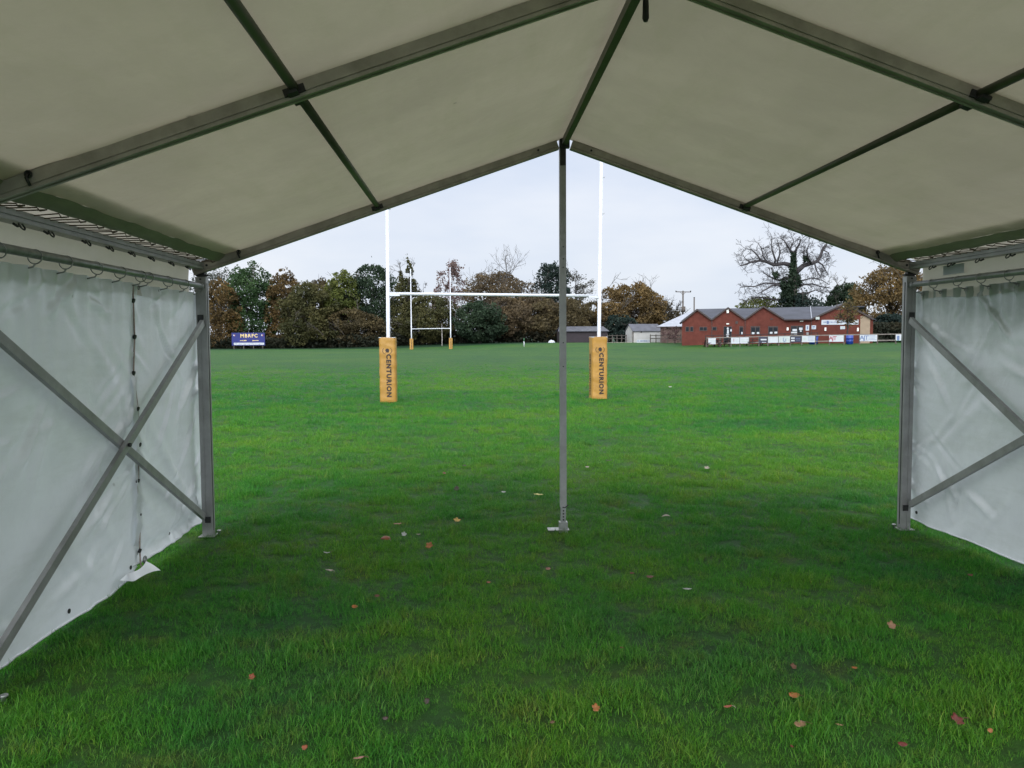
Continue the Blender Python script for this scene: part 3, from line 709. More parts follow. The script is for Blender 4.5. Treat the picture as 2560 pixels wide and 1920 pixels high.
for tx in (-1.75, -1.12):
    pass
k.build('lettering', M['gold'], root)
k = MB()
for a0, a1, zz in ((-1.35,-.35,.0), (.65,1.6,.0)):
    x = a0
    while x < a1: w = r.uniform(.07,.13); hh = r.uniform(.08,.17); k.box(((x0+x1)/2+x+w/2, p[1]-.046, zt-1.28), (w, .006, hh)); x += w+.035
k.build('small_lettering', M['gold'], root)
k = MB()
for sx in (x0+.42, x1-.42):
    k.poly([(sx+dx, p[1]-.047, zt-.42+dz) for dx, dz in ((-.15,.12),(-.15,-.05),(0,-.18),(.02,.12))])
k.each('crest', M['paper'], root)
k = MB()
for sx in (x0+.42, x1-.42): k.poly([(sx+dx, p[1]-.047, zt-.42+dz) for dx, dz in ((.03,.12),(.03,-.17),(.16,-.05),(.16,.12))])
k.each('crest_half', M['redink'], root)
for px in (585, 609, 633, 656):
    q = sl(px, 860); gzz = gz(q[0], p[1]); k = MB(); k.box((q[0], p[1]+.08, (gzz-.2+zb+.3)/2), (.11, .09, zb+.3-gzz+.2)); k.build('post', M['greywood'], root)

# ------------------------------------------------------------------ buildings
def local(o, u):
    o = np.array(o, float); u = np.array([u[0], u[1], 0.0]); u /= np.linalg.norm(u); n = np.array([-u[1], u[0], 0])
    if n@(o-CAM) < 0: n = -n
    return o, u, n
def W3(F, s, t, z): o, u, n = F; q = o+u*s+n*t; return (q[0], q[1], z)
def fplane(F, px, py):
    o, u, n = F; d = ray(px, py); k = ((o-CAM)@n)/(d@n); q = CAM+d*k; return (q-o)@u, q[2]
def lbox(k, F, s0, s1, t0, t1, z0, z1): k.box(W3(F, (s0+s1)/2, (t0+t1)/2, (z0+z1)/2), (abs(s1-s0), abs(t1-t0), abs(z1-z0)), (F[1], F[2], np.array([0,0,1.0])))
def slab(k, pts, th=.1):                                         # a quad roof slab given its upper corners
    a = [np.array(q, float) for q in pts]; dn = np.array([0,0,th]); n = len(a)
    k.add(a+[q-dn for q in a], [tuple(range(n)), tuple(range(2*n-1, n-1, -1))]+[(i, n+i, n+(i+1) % n, (i+1) % n) for i in range(n)])

PL, PR = OG(1703, 93.5), OG(2185, 88.5)
F = local(PL, PR-PL); zb = min(PL[2], PR[2])-.4
club = thing('clubhouse', 'red brick rugby clubhouse with a row of gables and grey tiled roof', 'building', OG(1940, 91))
fp = lambda px, py: fplane(F, px, py)
out_ = [fp(1705, 803), fp(1743, 773), fp(1779, 798.5), fp(1820, 768.5), fp(1862, 797.5), fp(1908, 765), fp(1960, 797), fp(2028, 797), fp(2112, 758), fp(2183, 797)]
S0, S1 = out_[0][0], out_[-1][0]
poly = [(S0, zb)]+[(s, z-.06) for s, z in out_]+[(S1, zb)]
k = MB(); n = len(poly)
k.add([W3(F, s, 0, z) for s, z in poly]+[W3(F, s, .3, z) for s, z in poly], [tuple(range(n)), tuple(range(2*n-1, n-1, -1))]+[(i, n+i, n+(i+1) % n, (i+1) % n) for i in range(n)])
ze = min(z for s, z in out_)-.05
lbox(k, F, S0, S0+.3, .301, 10, zb, ze); lbox(k, F, S1-.3, S1, .301, 10, zb, ze); lbox(k, F, S0, S1, 10.001, 10.3, zb, ze)
k.build('wall', M['brick'], club)
k = MB(); zr_ = out_[3][1]+.03; sr = out_[8][0]; zv = out_[6][1]
slab(k, [W3(F, S0-.1, .06, ze+.1), W3(F, out_[6][0]-.02, .06, ze+.1), W3(F, out_[6][0]-.02, 5, zr_), W3(F, S0+1.6, 5, zr_)])
slab(k, [W3(F, out_[6][0], -.35, zv-.02), W3(F, out_[7][0], -.35, zv-.02), W3(F, sr, 5, zr_+.12), W3(F, out_[5][0], 5, zr_+.02)])
slab(k, [W3(F, S1, 10.3, ze+.1), W3(F, S0-.1, 10.3, ze+.1), W3(F, S0+1.6, 5.0, zr_), W3(F, S1, 5.0, zr_+.1)])
for i0 in (0, 2, 4, 7):
    (sa, za), (sb, zb_), (sc_, zc_) = out_[i0:i0+3]; big = i0 == 7; back = 6.0 if big else 5.2
    ov = .22; dl = (zb_-za)/(sb-sa); dr = (zb_-zc_)/(sc_-sb)
    ea = .30 if i0 in (0,) else .0; ec = .30 if big else .0
    slab(k, [W3(F, sa-ea, -ov, za-dl*ea+.05), W3(F, sb, -ov, zb_+.05), W3(F, sb, back, zb_+.05), W3(F, sa-ea, back, za-dl*ea+.05)], .09)
    slab(k, [W3(F, sb, -ov, zb_+.049), W3(F, sc_+ec, -ov, zc_-dr*ec+.049), W3(F, sc_+ec, back, zc_-dr*ec+.049), W3(F, sb, back, zb_+.049)], .09)
roof = k.build('roof', M['rooftile'], club)
k = MB()
for i0 in (0, 2, 4, 7):
    for a_, c_ in ((0, 1), (1, 2)):
        (sa, za), (sb, zb_) = out_[i0+a_], out_[i0+c_]
        k.bar(W3(F, sa, -.235, za-.06), W3(F, sb, -.235, zb_-.06), .035, .16)
k.bar(W3(F, out_[6][0], -.40, zv-.12), W3(F, out_[7][0], -.40, zv-.12), .11, .12)
k.each('fascia', M['fascia'], club)
k = MB(); k.bar(W3(F, out_[7][0], -.30, zv+.05), W3(F, out_[7][0]+.5, 4.9, zr_+.12), .08, .05); k.build('valley_flashing', M['metalroof'], roof)
def panel(par, name, mat, px0, py0, px1, py1, t0=-.03, th=.03):
    s0, z0 = fp(px0, py1); s1, z1 = fp(px1, py0); k = MB(); lbox(k, F, s0, s1, t0-th, t0, z0, z1); return k.build(name, mat, par)
def window(px0, py0, px1, py1, mull=1, papers=()):
    fr = panel(club, 'window', M['frame_brown'], px0, py0, px1, py1, .0, .05)
    e = 1.2; w = (px1-px0-e)/mull
    for i in range(mull): panel(fr, 'pane', M['glass'], px0+e+i*w, py0+e+2.6*(py1-py0 > 15), px0+i*w+w, py1-e, -.055, .01)
    if py1-py0 > 15:
        for i in range(mull): panel(fr, 'top_light', M['glass'], px0+e+i*w, py0+e, px0+i*w+w, py0+e+1.8, -.055, .01)
    for q in papers: panel(fr, 'poster', M['paper'], *q, -.068, .006)
window(1713.5, 816.5, 1723, 829, 1); window(1725, 816.5, 1733.5, 829, 1); window(1748.5, 817, 1768, 827, 2); window(1780.5, 817, 1792, 826, 1)
window(1848, 815.5, 1858.5, 837, 1, ((1853, 830, 1856.5, 835.5),))
window(1876.5, 815.5, 1900, 837, 2, ((1879.5, 830.5, 1886, 835.5), (1892, 830, 1898, 835.5)))
window(1920, 815.5, 1945, 837, 2, ((1924.5, 829.5, 1931, 835.5), (1936, 829, 1943, 835.5)))
window(1976.5, 814, 2008.5, 838, 2, ((1981, 822.5, 1992, 828), (1977.5, 829.5, 1992.5, 835.5), (1997.5, 819, 2006, 825), (1999.5, 826, 2004, 829.5)))
dr_ = panel(club, 'door', M['frame_brown'], 1808.5, 816, 1829.5, 860, 0, .06)
panel(dr_, 'door_glass', M['glass'], 1809.5, 817, 1828.5, 859, -.065, .01)
k = MB(); s, z = fp(1819.5, 821.5); k.poly([W3(F, s+.11*math.cos(t), -.085, z+.15*math.sin(t)) for t in np.linspace(0, 6.28, 13)[:-1]])
for (a0, b0, a1, b1) in ((1817.4,825,1822,834),(1815.6,835,1823,837.6),(1816.4,839,1821.5,842)): s0, z0 = fp(a0, b1); s1, z1 = fp(a1, b0); lbox(k, F, s0, s1, -.086, -.082, z0, z1)
k.build('poster', M['paper'], dr_)
panel(dr_, 'side_notice', M['paper'], 1825.6, 823, 1829.4, 828.5, -.08, .006)
for q in ((1966.8,818.5,1971.2,826), (2061,819,2065.4,827), (2142,819.5,2146.5,828), (1815.8,808.6,1822.5,811), (2000,802,2008,804.3)): panel(club, 'wall_lamp', M['lampwhite'], *q, 0, .12)
panel(club, 'alarm_box', M['lampwhite'], 1816.4, 774.5, 1821.8, 782.6, 0, .14); panel(club, 'alarm_box', M['lampwhite'], 2106, 761.5, 2112.4, 770.5, 0, .14)
panel(club, 'floodlight', M['greyban'], 2038.5, 792.5, 2048, 799, -.1, .2)
for q in ((1838.6,803,1845,809.5), (1926,796,1932,799)): panel(club, 'vent', M['fascia'], *q, 0, .06)
panel(club, 'cladding', M['tan'], 2149.5, 790, 2175.5, 860, 0, .02)
for px in (1779.5, 1862.5, 2028): panel(club, 'downpipe', M['fascia'], px-1, 799, px+1, 860, 0, .09)
panel(club, 'gable_vent', M['fascia'], 2089, 770.5, 2104, 774.5, 0, .04)
def wsign(px0, py0, px1, py1, label, marks, name='wall_sign'):
    s0, z0 = fp(px0, py1); s1, z1 = fp(px1, py0); c = W3(F, (s0+s1)/2, -.02, (z0+z1)/2); rt = thing(name, label, 'sign', c)
    k = MB(); lbox(k, F, s0, s1, -.045, -.004, z0, z1); bd = k.build('board', M['paper'], rt)
    for mat, ms in marks.items():
        k = MB()
        for a0, b0, a1, b1 in ms: x0, y0 = fp(a0, b1); x1, y1 = fp(a1, b0); lbox(k, F, x0, x1, -.052, -.047, y0, y1)
        k.build('printing', M[mat], bd)
r = random.Random(3); mk = []; x = 2058.5
while x < 2138:
    w = r.uniform(1.2, 3.8); hh = r.uniform(1.6, 3.6); mk.append((x, 805.5-hh/2, x+w, 805.5+hh/2)); x += w+r.uniform(.5, 1.5)
wsign(2053.5, 799, 2146, 812, 'long white banner sign high on the clubhouse gable, behind the sapling', {'bluegrey': mk+[(2066.5,802,2072,810)]})
wsign(2014, 812.5, 2023, 826.5, 'tall white notice board on brick beside the wide dark window', {'bluegrey': [(2017,815,2020,823.5)]})
wsign(2028.5, 813.5, 2040, 823, 'small white wall sign nearest the drainpipe, under the floodlight', {'bluegrey': [(2031,815.5,2037.5,818.5),(2031,820,2036,821)]})
wsign(2100.5, 815.5, 2112.5, 823, 'small white wall sign below the long banner sign, beside the sapling trunk', {'greyban': [(2104,817.5,2111,820.5)]})
wsign(2016, 831, 2021.5, 836, 'tiny pale notice low on the brick under the tall notice board', {'greyban': [(2017.5,832.5,2020,834.5)]})

# grey-roofed brick building beyond the first gable
F2 = local(OG(1648, 108), (1, -.27)); f2 = lambda px, py: fplane(F2, px, py)
hall = thing('brick_hall', 'low brown brick building with pale metal hipped roof behind the first gable', 'building', OG(1690, 110))
s0, ze2 = f2(1651, 816.5); s1 = s0+13; sa, zap = f2(1724, 778); ya = 5.0
k = MB(); lbox(k, F2, s0, s1, 0, 9, gz(*PL[:2])-1, ze2-.05); k.build('wall', M['brown_brick'], hall)
k = MB(); e = .5; c0, c1, c2, c3 = [W3(F2, s, t, ze2) for s, t in ((s0-e,-e),(s1+e,-e),(s1+e,9+e),(s0-e,9+e))]; r0, r1 = W3(F2, sa, ya, zap+.1), W3(F2, s1-4, ya, zap+.1)
k.add([c0,c1,c2,c3,r0,r1], [(0,1,5,4),(1,2,5),(2,3,4,5),(3,0,4),(3,2,1,0)]); rf = k.build('roof', M['metalroof'], hall)
k = MB(); k.bar(W3(F2, s0-e, -e-.03, ze2-.06), W3(F2, s1+e, -e-.03, ze2-.06), .05, .12); k.build('fascia', M['fascia'], hall)
# white shed
def gable_shed(name, label, F, s1, Wd, zb, ze, zp, wall, roofm, ov=.12):
    rt = thing(name, label, 'shed', W3(F, s1/2, Wd/2, zb)); k = MB(); h = Wd/2
    prof = [(0, zb), (0, ze), (h, zp), (Wd, ze), (Wd, zb)]; n = 5
    k.add([W3(F, 0, t, z) for t, z in prof]+[W3(F, s1, t, z) for t, z in prof], [tuple(range(n))[::-1], tuple(range(n, 2*n))]+[(i, (i+1) % n, n+(i+1) % n, n+i) for i in range(n)])
    k.build('wall', wall, rt); k = MB(); sl_ = (zp-ze)/h
    slab(k, [W3(F, -ov, -.2, ze-.2*sl_+.1), W3(F, s1+ov, -.2, ze-.2*sl_+.1), W3(F, s1+ov, h, zp+.1), W3(F, -ov, h, zp+.1)], .09)
    slab(k, [W3(F, -ov, h, zp+.099), W3(F, s1+ov, h, zp+.099), W3(F, s1+ov, Wd+.2, ze-.2*sl_+.1), W3(F, -ov, Wd+.2, ze-.2*sl_+.1)], .09)
    k.build('roof', roofm, rt); return rt
o3 = OG(1582, 118); F3 = local(o3, (1, .16)); f3 = lambda px, py: fplane(F3, px, py)
sh = gable_shed('white_shed', 'small white rendered shed with dark tiled roof beside the field', F3, f3(1652, 850)[0], 3.1, o3[2]-.3, f3(1584, 827)[1], f3(1584, 827)[1]+.95, M['shedwhite'], M['slate'])
k = MB(); lbox(k, F3, -.015, .02, .55, 1.75, o3[2], o3[2]+1.5); lbox(k, F3, -.04, -.016, .5, .62, o3[2], o3[2]+1.6); lbox(k, F3, -.04, -.016, 1.7, 1.82, o3[2], o3[2]+1.6); k.build('door', M['shedwhite'], sh)
k = MB(); s, z = f3(1603, 830); lbox(k, F3, s-.1, s+.1, -.12, 0, z-.08, z+.08); k.build('lamp', M['fascia'], sh)
k = MB(); lbox(k, F3, -.06, .1, -.05, .03, o3[2], f3(1584, 827)[1]-.1); k.build('corner_board', M['greywood'], sh)
q = OG(1609, 114); rt = thing('banner', 'low white banner standing on the grass against the white shed', 'banner', q)
Fb = local(q, (1, .1)); b0 = fplane(Fb, 1592, 856); b1 = fplane(Fb, 1625, 849); k = MB(); lbox(k, Fb, b0[0], b1[0], 0, .04, q[2]-.02, b1[1]); bb = k.build('board', M['paper'], rt)
k = MB()
for a0, a1 in ((1593.5,1596.5),(1600,1607),(1608,1614),(1615,1618.5),(1621.5,1624)): lbox(k, Fb, fplane(Fb, a0, 852)[0], fplane(Fb, a1, 852)[0], -.012, -.002, fplane(Fb, a0, 853.4)[1], fplane(Fb, a0, 851.4)[1])
k.build('printing', M['bluegrey'], bb)
# dark timber shed
o4 = OG(1398, 124); F4 = local(o4, (1, -.02)); f4 = lambda px, py: fplane(F4, px, py); s1 = f4(1519, 850)[0]
ds = thing('timber_shed', 'long low dark timber shed with grey roof under the trees', 'shed', OG(1460, 126))
k = MB(); zt = f4(1460, 827)[1]; lbox(k, F4, 0, s1, 0, 4, o4[2]-.3, zt); k.build('wall', M['darkwood'], ds)
k = MB(); zp = f4(1460, 815.5)[1]; slab(k, [W3(F4, -.2, -.35, zt-.02), W3(F4, s1+.2, -.35, zt-.02), W3(F4, s1-.4, 2.2, zp), W3(F4, .2, 2.2, zp)], .08); slab(k, [W3(F4, .2, 2.2, zp-.001), W3(F4, s1-.4, 2.2, zp-.001), W3(F4, s1+.2, 4.3, zt), W3(F4, -.2, 4.3, zt)], .08)
k.build('roof', M['metalroof'] if False else M['slate'], ds)

# poles behind the clubhouse
q = OG(1707, 136); up = lambda px, py, d=136: PD(px, py, d)
rt = thing('utility_pole', 'tall wooden power pole with crossarm and transformer behind the roofs', 'utility pole', q)
k = MB(); tp = up(1707.5, 728); k.tube([q, tp], [.17, .13], 8); k.build('pole', M['greywood'], rt)
k = MB(); a0, a1 = up(1689, 729.5), up(1727.5, 730); k.bar(a0, a1, .12, .14); k.bar(up(1701, 730.5), up(1707, 737), .06, .06); k.bar(up(1714, 730.5), up(1708, 737), .06, .06); ca_ = k.build('crossarm', M['greywood'], rt)
k = MB()
for px in (1690, 1707.5, 1726.5): q2 = up(px, 729); k.tube([q2, q2+np.array([0,0,.16])], .1, 8)
k.each('insulator', M['dark'], ca_)
k = MB(); c0, c1 = up(1708.5, 780, 135.6), up(1708.5, 766.5, 135.6); k.tube([c0, c1], .36, 12); k.build('transformer', M['greywood'], rt)
q = OG(1735, 130); rt = thing('flue_pole', 'short dark bare pole rising over the first gable roof', 'pole', q); k = MB(); k.tube([q, up(1735.5, 744, 130)], .11, 8); k.build('pole', M['greywood'], rt)
k = MB(); k.tube([up(1735.5, 744.3, 130), up(1735.5, 743, 130)], .13, 8); k.build('cap', M['dark'], rt)

# touchline fence with banners
FA, FB = OG(1766, 87.5), OG(2300, 79.5)
FF = local(FA, FB-FA); ff = lambda px, py: fplane(FF, px, py)
fence = thing('rail_fence', 'wooden post and rail fence hung with banners before the clubhouse', 'fence', (FA+FB)/2)
fz = lambda s: gz(*W3(FF, s, 0, 0)[:2])
pxs = [1767, 1800, 1828, 1850, 1873, 1897, 1920, 1947, 1976, 2004.5, 2039, 2074, 2110, 2149, 2193.5, 2239.5, 2287]
ss = [ff(px, 850)[0] for px in pxs]
for s in ss:
    k = MB(); z = fz(s); lbox(k, FF, s-.065, s+.065, -.06, .06, z-.2, z+1.10); k.build('post', M['greywood'], fence)
for a_, c_ in zip(ss[:-1], ss[1:]):
    k = MB()
    for hh in (1.02, .40):
        if hh < .6 and (pxs[ss.index(a_)] in (2110,)): continue
        k.bar(W3(FF, a_, -.085, fz(a_)+hh), W3(FF, c_, -.085, fz(c_)+hh), .05, .10)
    k.build('rail', M['palewood'], fence)
def banner(px0, px1, mat, label, marks=None, text=None, tmat='bluegrey'):
    s0, s1 = ff(px0, 850)[0], ff(px1, 850)[0]; zt, zb2 = fz((s0+s1)/2)+.98, fz((s0+s1)/2)+.32
    rt = thing('fence_banner', label, 'banner', W3(FF, (s0+s1)/2, -.13, (zt+zb2)/2), 'advertising banners on the touchline fence')
    k = MB(); lbox(k, FF, s0, s1, -.135, -.115, zb2, zt); bd = k.build('board', M[mat], rt)
    if marks:
        by = {}
        for mm, a0, b0, a1, b1 in marks: by.setdefault(mm, []).append((a0, b0, a1, b1))
        for mm, ls in by.items():
            k = MB()
            for a0, b0, a1, b1 in ls: lbox(k, FF, s0+(s1-s0)*a0, s0+(s1-s0)*a1, -.142, -.137, zb2+(zt-zb2)*b0, zb2+(zt-zb2)*b1)
            k.build('printing', M[mm], bd)
    if text:
        k = MB(); T = text_mesh(text[0], text[1], .014, .82); put_text(*T, W3(FF, s0+(s1-s0)*text[2], -.143, (zt+zb2)/2+.02), FF[1], (0,0,1), k)
        k.build('lettering', M[tmat], bd)
ln3 = lambda mm, a0, a1: [(mm, a0, .25+.2*j, a1-.06*(j % 2), .30+.2*j) for j in range(4)]
banner(1771, 1790, 'paper', 'white banner alone at the far fence end, beside the drain and small windows', [('greyban', .3, .62, .9, .70), ('greyban', .3, .42, .9, .48), ('greyban', .1, .2, .55, .26)])
banner(1828, 1849, 'paper', 'white banner with a small red mark below the clubhouse door', [('redink', .30, .35, .36, .85), ('greyban', .5, .6, .9, .66), ('greyban', .5, .4, .9, .46)])
banner(1850, 1872, 'paper', 'plain white banner with faint grey writing right beside the red marked one', [('greyban', .1, .6, .9, .72), ('greyban', .2, .3, .85, .4), ('greyban', .88, .2, .94, .8)])
banner(1898, 1918.5, 'navy', 'black banner with pale band, below the first two pane window', [('paper', .2, .45, .9, .68), ('paper', .35, .08, .85, .16)])
banner(1920.5, 1945.5, 'paper', 'white banner with thin grey frame between black and grey banners', [('greyban', .12, .2, .15, .85), ('greyban', .12, .85, .95, .89)])
banner(1947, 1975, 'greyban', 'grey banner with a dark crescent logo', [('paper', .05, .05, .08, .95), ('paper', .92, .05, .95, .95), ('bluegrey', .38, .2, .44, .8), ('bluegrey', .44, .15, .6, .28), ('bluegrey', .6, .25, .66, .6)])
banner(1976.5, 2003.5, 'navy', 'black banner with two white oval logos under the poster window', [('paper', .05, .58, .38, .80), ('paper', .05, .18, .38, .40), ('bluegrey', .5, .6, .9, .66), ('bluegrey', .5, .35, .9, .4)])
banner(2005, 2037.5, 'paper', 'white banner with blue lines of writing next to the black banner', ln3('bluegrey', .45, .95)+[('greyban', .1, .3, .35, .75)])
banner(2073, 2109, 'paper', 'white banner with pink grey AJT lettering', ln3('greyban', .5, .95), ('AJT', .56, .25), 'redink')
banner(2149.5, 2192.5, 'paper', 'white banner with blue grey AJT lettering', ln3('bluegrey', .5, .96)+[('bluegrey', .02, .04, .5, .08)], ('AJT', .62, .25), 'bluegrey')
banner(2239, 2290, 'paper', 'white banner with a dark blue figure beside the marquee leg', [('bluegrey', .06, .1, .18, .8), ('bluegrey', .3, .5, .5, .6), ('green', .0, .0, 1.0, .08)])

# brown balustrade and picnic tables on the terrace, barrels
BA, BB = OG(1764, 89.5), OG(2044, 86.5); FBL = local(BA, BB-BA)
bal = thing('balustrade', 'dark red brown wooden terrace railing in front of the clubhouse', 'railing', (BA+BB)/2); Ls = np.linalg.norm((BB-BA)[:2])
bz = lambda s: gz(*W3(FBL, s, 0, 0)[:2])+.15
for s in np.linspace(0, Ls, 15):
    k = MB(); lbox(k, FBL, s-.05, s+.05, -.05, .05, bz(s)-.4, bz(s)+1.08); k.build('post', M['brownwood'], bal)
for hh, th in ((1.06, .09), (.78, .06), (.5, .06), (.22, .06)):
    k = MB(); k.bar(W3(FBL, 0, -.075, bz(0)+hh), W3(FBL, Ls, -.075, bz(Ls)+hh), .04, th); k.build('rail', M['brownwood'], bal)
GP_ = 'picnic tables outside the clubhouse'
def picnic(px, d, label, yaw):
    o = OG(px, d); rt = thing('picnic_table', label, 'table', o, GP_); c_, s_ = math.cos(yaw), math.sin(yaw)
    ax = (np.array([c_, s_, 0]), np.array([-s_, c_, 0]), np.array([0,0,1.0])); L_ = lambda x, y, z: o+ax[0]*x+ax[1]*y+ax[2]*z
    k = MB()
    for j in range(5): k.box(L_(0, (j-2)*.15, .74), (1.6, .14, .04), ax)
    k.build('top', M['brownwood'], rt)
    for sg in (-1, 1):
        k = MB(); k.box(L_(0, sg*.68, .45), (1.6, .25, .04), ax); k.build('bench', M['brownwood'], rt)
    for sg in (-1, 1):
        k = MB(); k.bar(L_(sg*.6, -.6, 0), L_(sg*.6, -.2, .71), .09, .05); k.bar(L_(sg*.6, .6, 0), L_(sg*.6, .2, .71), .09, .05); k.bar(L_(sg*.6+.06, -.75, .41), L_(sg*.6+.06, .75, .41), .04, .08); k.build('frame', M['brownwood'], rt)
picnic(1805, 87.2, 'picnic table between railing and fence below the clubhouse door', .2)
picnic(1884, 86.2, 'picnic table in the fence gap before the two pane windows', -.1)
picnic(1925, 85.9, 'picnic table behind the black banner and white framed banner', .3)
picnic(1778, 88.0, 'picnic table closest to the small square windows', .1)
q = OG(2124, 83); rt = thing('barrel', 'upright bright blue plastic barrel behind the fence near the sapling', 'barrel', q); k = MB()
pr = [(.30,0),(.36,.06),(.37,.3),(.385,.32),(.37,.34),(.37,.62),(.385,.64),(.37,.66),(.35,.92),(.30,.98)]
k.grid(lambda u, v: (q[0]+np.interp(v*9, range(10), [a for a, _ in pr])*math.cos(u*6.2832), q[1]+np.interp(v*9, range(10), [a for a, _ in pr])*math.sin(u*6.2832), q[2]+np.interp(v*9, range(10), [b_ for _, b_ in pr])), 20, 9)
k.build('body', M['blue'], rt); k = MB(); k.tube([q+np.array([0,0,.975]), q+np.array([0,0,.99])], .30, 18); k.build('lid', M['blue'], rt)
q = OG(2034, 86.0); rt = thing('planter', 'low blue tub on the terrace behind the railing', 'tub', q); k = MB(); k.tube([q, q+np.array([0,0,.9])], [.40,.5], 12); k.build('tub', M['blue'], rt); k = MB(); k.tube([q+np.array([0,0,.86]), q+np.array([0,0,.92])], .54, 12); k.build('rim', M['blue'], rt)

# field-edge bits: far rail fences, corner marker, white stake, dumped white bag
def far_fence(pa, pb, da, db, n, label):
    a, c = OG(pa, da), OG(pb, db); rt = thing('field_fence', label, 'fence', (a+c)/2); P_ = [a+(c-a)*i/n for i in range(n+1)]
    for q in P_:
        z = gz(q[0], q[1]); k = MB(); k.box((q[0], q[1], z+.55), (.11, .11, 1.3)); k.build('post', M['greywood'], rt)
    for hh in (1.05, .6):
        k = MB()
        for q, q2 in zip(P_[:-1], P_[1:]): k.bar((q[0], q[1]-.07, gz(q[0], q[1])+hh), (q2[0], q2[1]-.07, gz(q2[0], q2[1])+hh), .05, .10)
        k.build('rail', M['bark'], rt)
far_fence(1519, 1566, 121, 119, 4, 'short weathered rail fence between dark timber shed and white shed')
far_fence(1626, 1702, 112, 100, 5, 'brown rail fence behind the bare shrubs by the first gable')
q = OG(1310, 108); rt = thing('corner_marker', 'thin white marker post with green cap standing far out on the pitch', 'marker', q)
k = MB(); k.tube([q, q+np.array([0,0,.75])], .06, 8); k.build('post', M['white'], rt); k = MB(); k.tube([q+np.array([0,0,.75]), q+np.array([0,0,1.2])], [.075,.05], 8); k.build('cap', M['green'], rt)
q = OG(1379, 122); rt = MB(); rt.grid(lambda u, v: (q[0]+.55*math.cos(u*6.283)*math.sin(v*1.57)*(1+.2*mn.noise(Vector((u*5, v*3, 1)))), q[1]+.4*math.sin(u*6.283)*math.sin(v*1.57), q[2]+.42*math.cos(v*1.57)*(1+.2*mn.noise(Vector((u*4, v*4, 6))))), 18, 8)
tag(rt.build('dumped_bag', M['paper']), 'rumpled white bag lying on the field edge near the dark timber shed', 'bag')

# ------------------------------------------------------------------ trees
def quads(P, size, rg, flat=0.0):
    n = len(P); a = rg.normal(size=(n,3)); a /= np.linalg.norm(a, axis=1)[:,None]
    b_ = rg.normal(size=(n,3)); b_[:,2] *= (1-flat); u = np.cross(a, b_); u /= np.linalg.norm(u, axis=1)[:,None]+1e-9; w = np.cross(a, u)
    s = size*rg.uniform(.55, 1.25, (n,1)); 
    V = np.stack([P-u*s*.5-w*s*.32, P+u*s*.5-w*s*.22, P+u*s*.42+w*s*.34+a*s*.15, P-u*s*.35+w*s*.30], 1).reshape(-1, 3)
    return V
def leaf_obj(name, V, mat, parent):
    n = len(V)//4; me = bpy.data.meshes.new(name); me.vertices.add(len(V)); me.vertices.foreach_set('co', V.astype(np.float32).ravel())
    me.loops.add(4*n); me.loops.foreach_set('vertex_index', np.arange(4*n, dtype=np.int32)); me.polygons.add(n)
    me.polygons.foreach_set('loop_start', np.arange(0, 4*n, 4, dtype=np.int32)); me.polygons.foreach_set('loop_total', np.full(n, 4, dtype=np.int32))
    me.materials.append(mat); me.update(calc_edges=True); me.validate()
    o = bpy.data.objects.new(name, me); COL.objects.link(o)
    if parent is not None: o.parent = parent; o.matrix_parent_inverse = parent_world(parent).inverted()
    return o
PROF = {'round': lambda t: math.sqrt(max(0, 1-(2*t-1)**2))**.8, 'dome': lambda t: (min(1, t/.35)**.5)*math.sqrt(max(0, 1-max(0, (t-.35)/.65)**2.4)),
        'cone': lambda t: min(1, t/.15)*(1-t)**.65*1.05+.04, 'tall': lambda t: min(1, (t+.25)/.4)**.5*math.sqrt(max(0, 1-max(0, (t-.4)/.6)**2)), 'ragged': lambda t: (min(1, t/.3)**.6)*(1-t*.55)}
def branchlets(k, p, d, L, r, depth, rg, droop=0.0, n=3, spread=.6, minr=.018):
    """a limb that forks into finer twigs"""
    pts = [p]; dd = d/np.linalg.norm(d); seg = 4
    for i in range(seg):
        dd = dd+rg.normal(size=3)*.16+np.array([0,0,-droop*.25]); dd /= np.linalg.norm(dd); pts.append(pts[-1]+dd*L/seg)
    k.tube(pts, list(np.linspace(r, max(minr*.8, r*.5), seg+1)), 5 if r > .05 else 3, False)
    if depth <= 0: return
    for j in range(n+(depth > 1)):
        t = rg.uniform(.35, 1.0); i = min(seg-1, int(t*seg)); q = pts[i]+(pts[i+1]-pts[i])*(t*seg-i)
        nd = dd+rg.normal(size=3)*spread; nd[2] += .18-droop*.5
        branchlets(k, q, nd, L*rg.uniform(.45, .72), max(minr, r*.55), depth-1, rg, droop, n, spread, minr)
GT = 'trees along the far edge of the field'
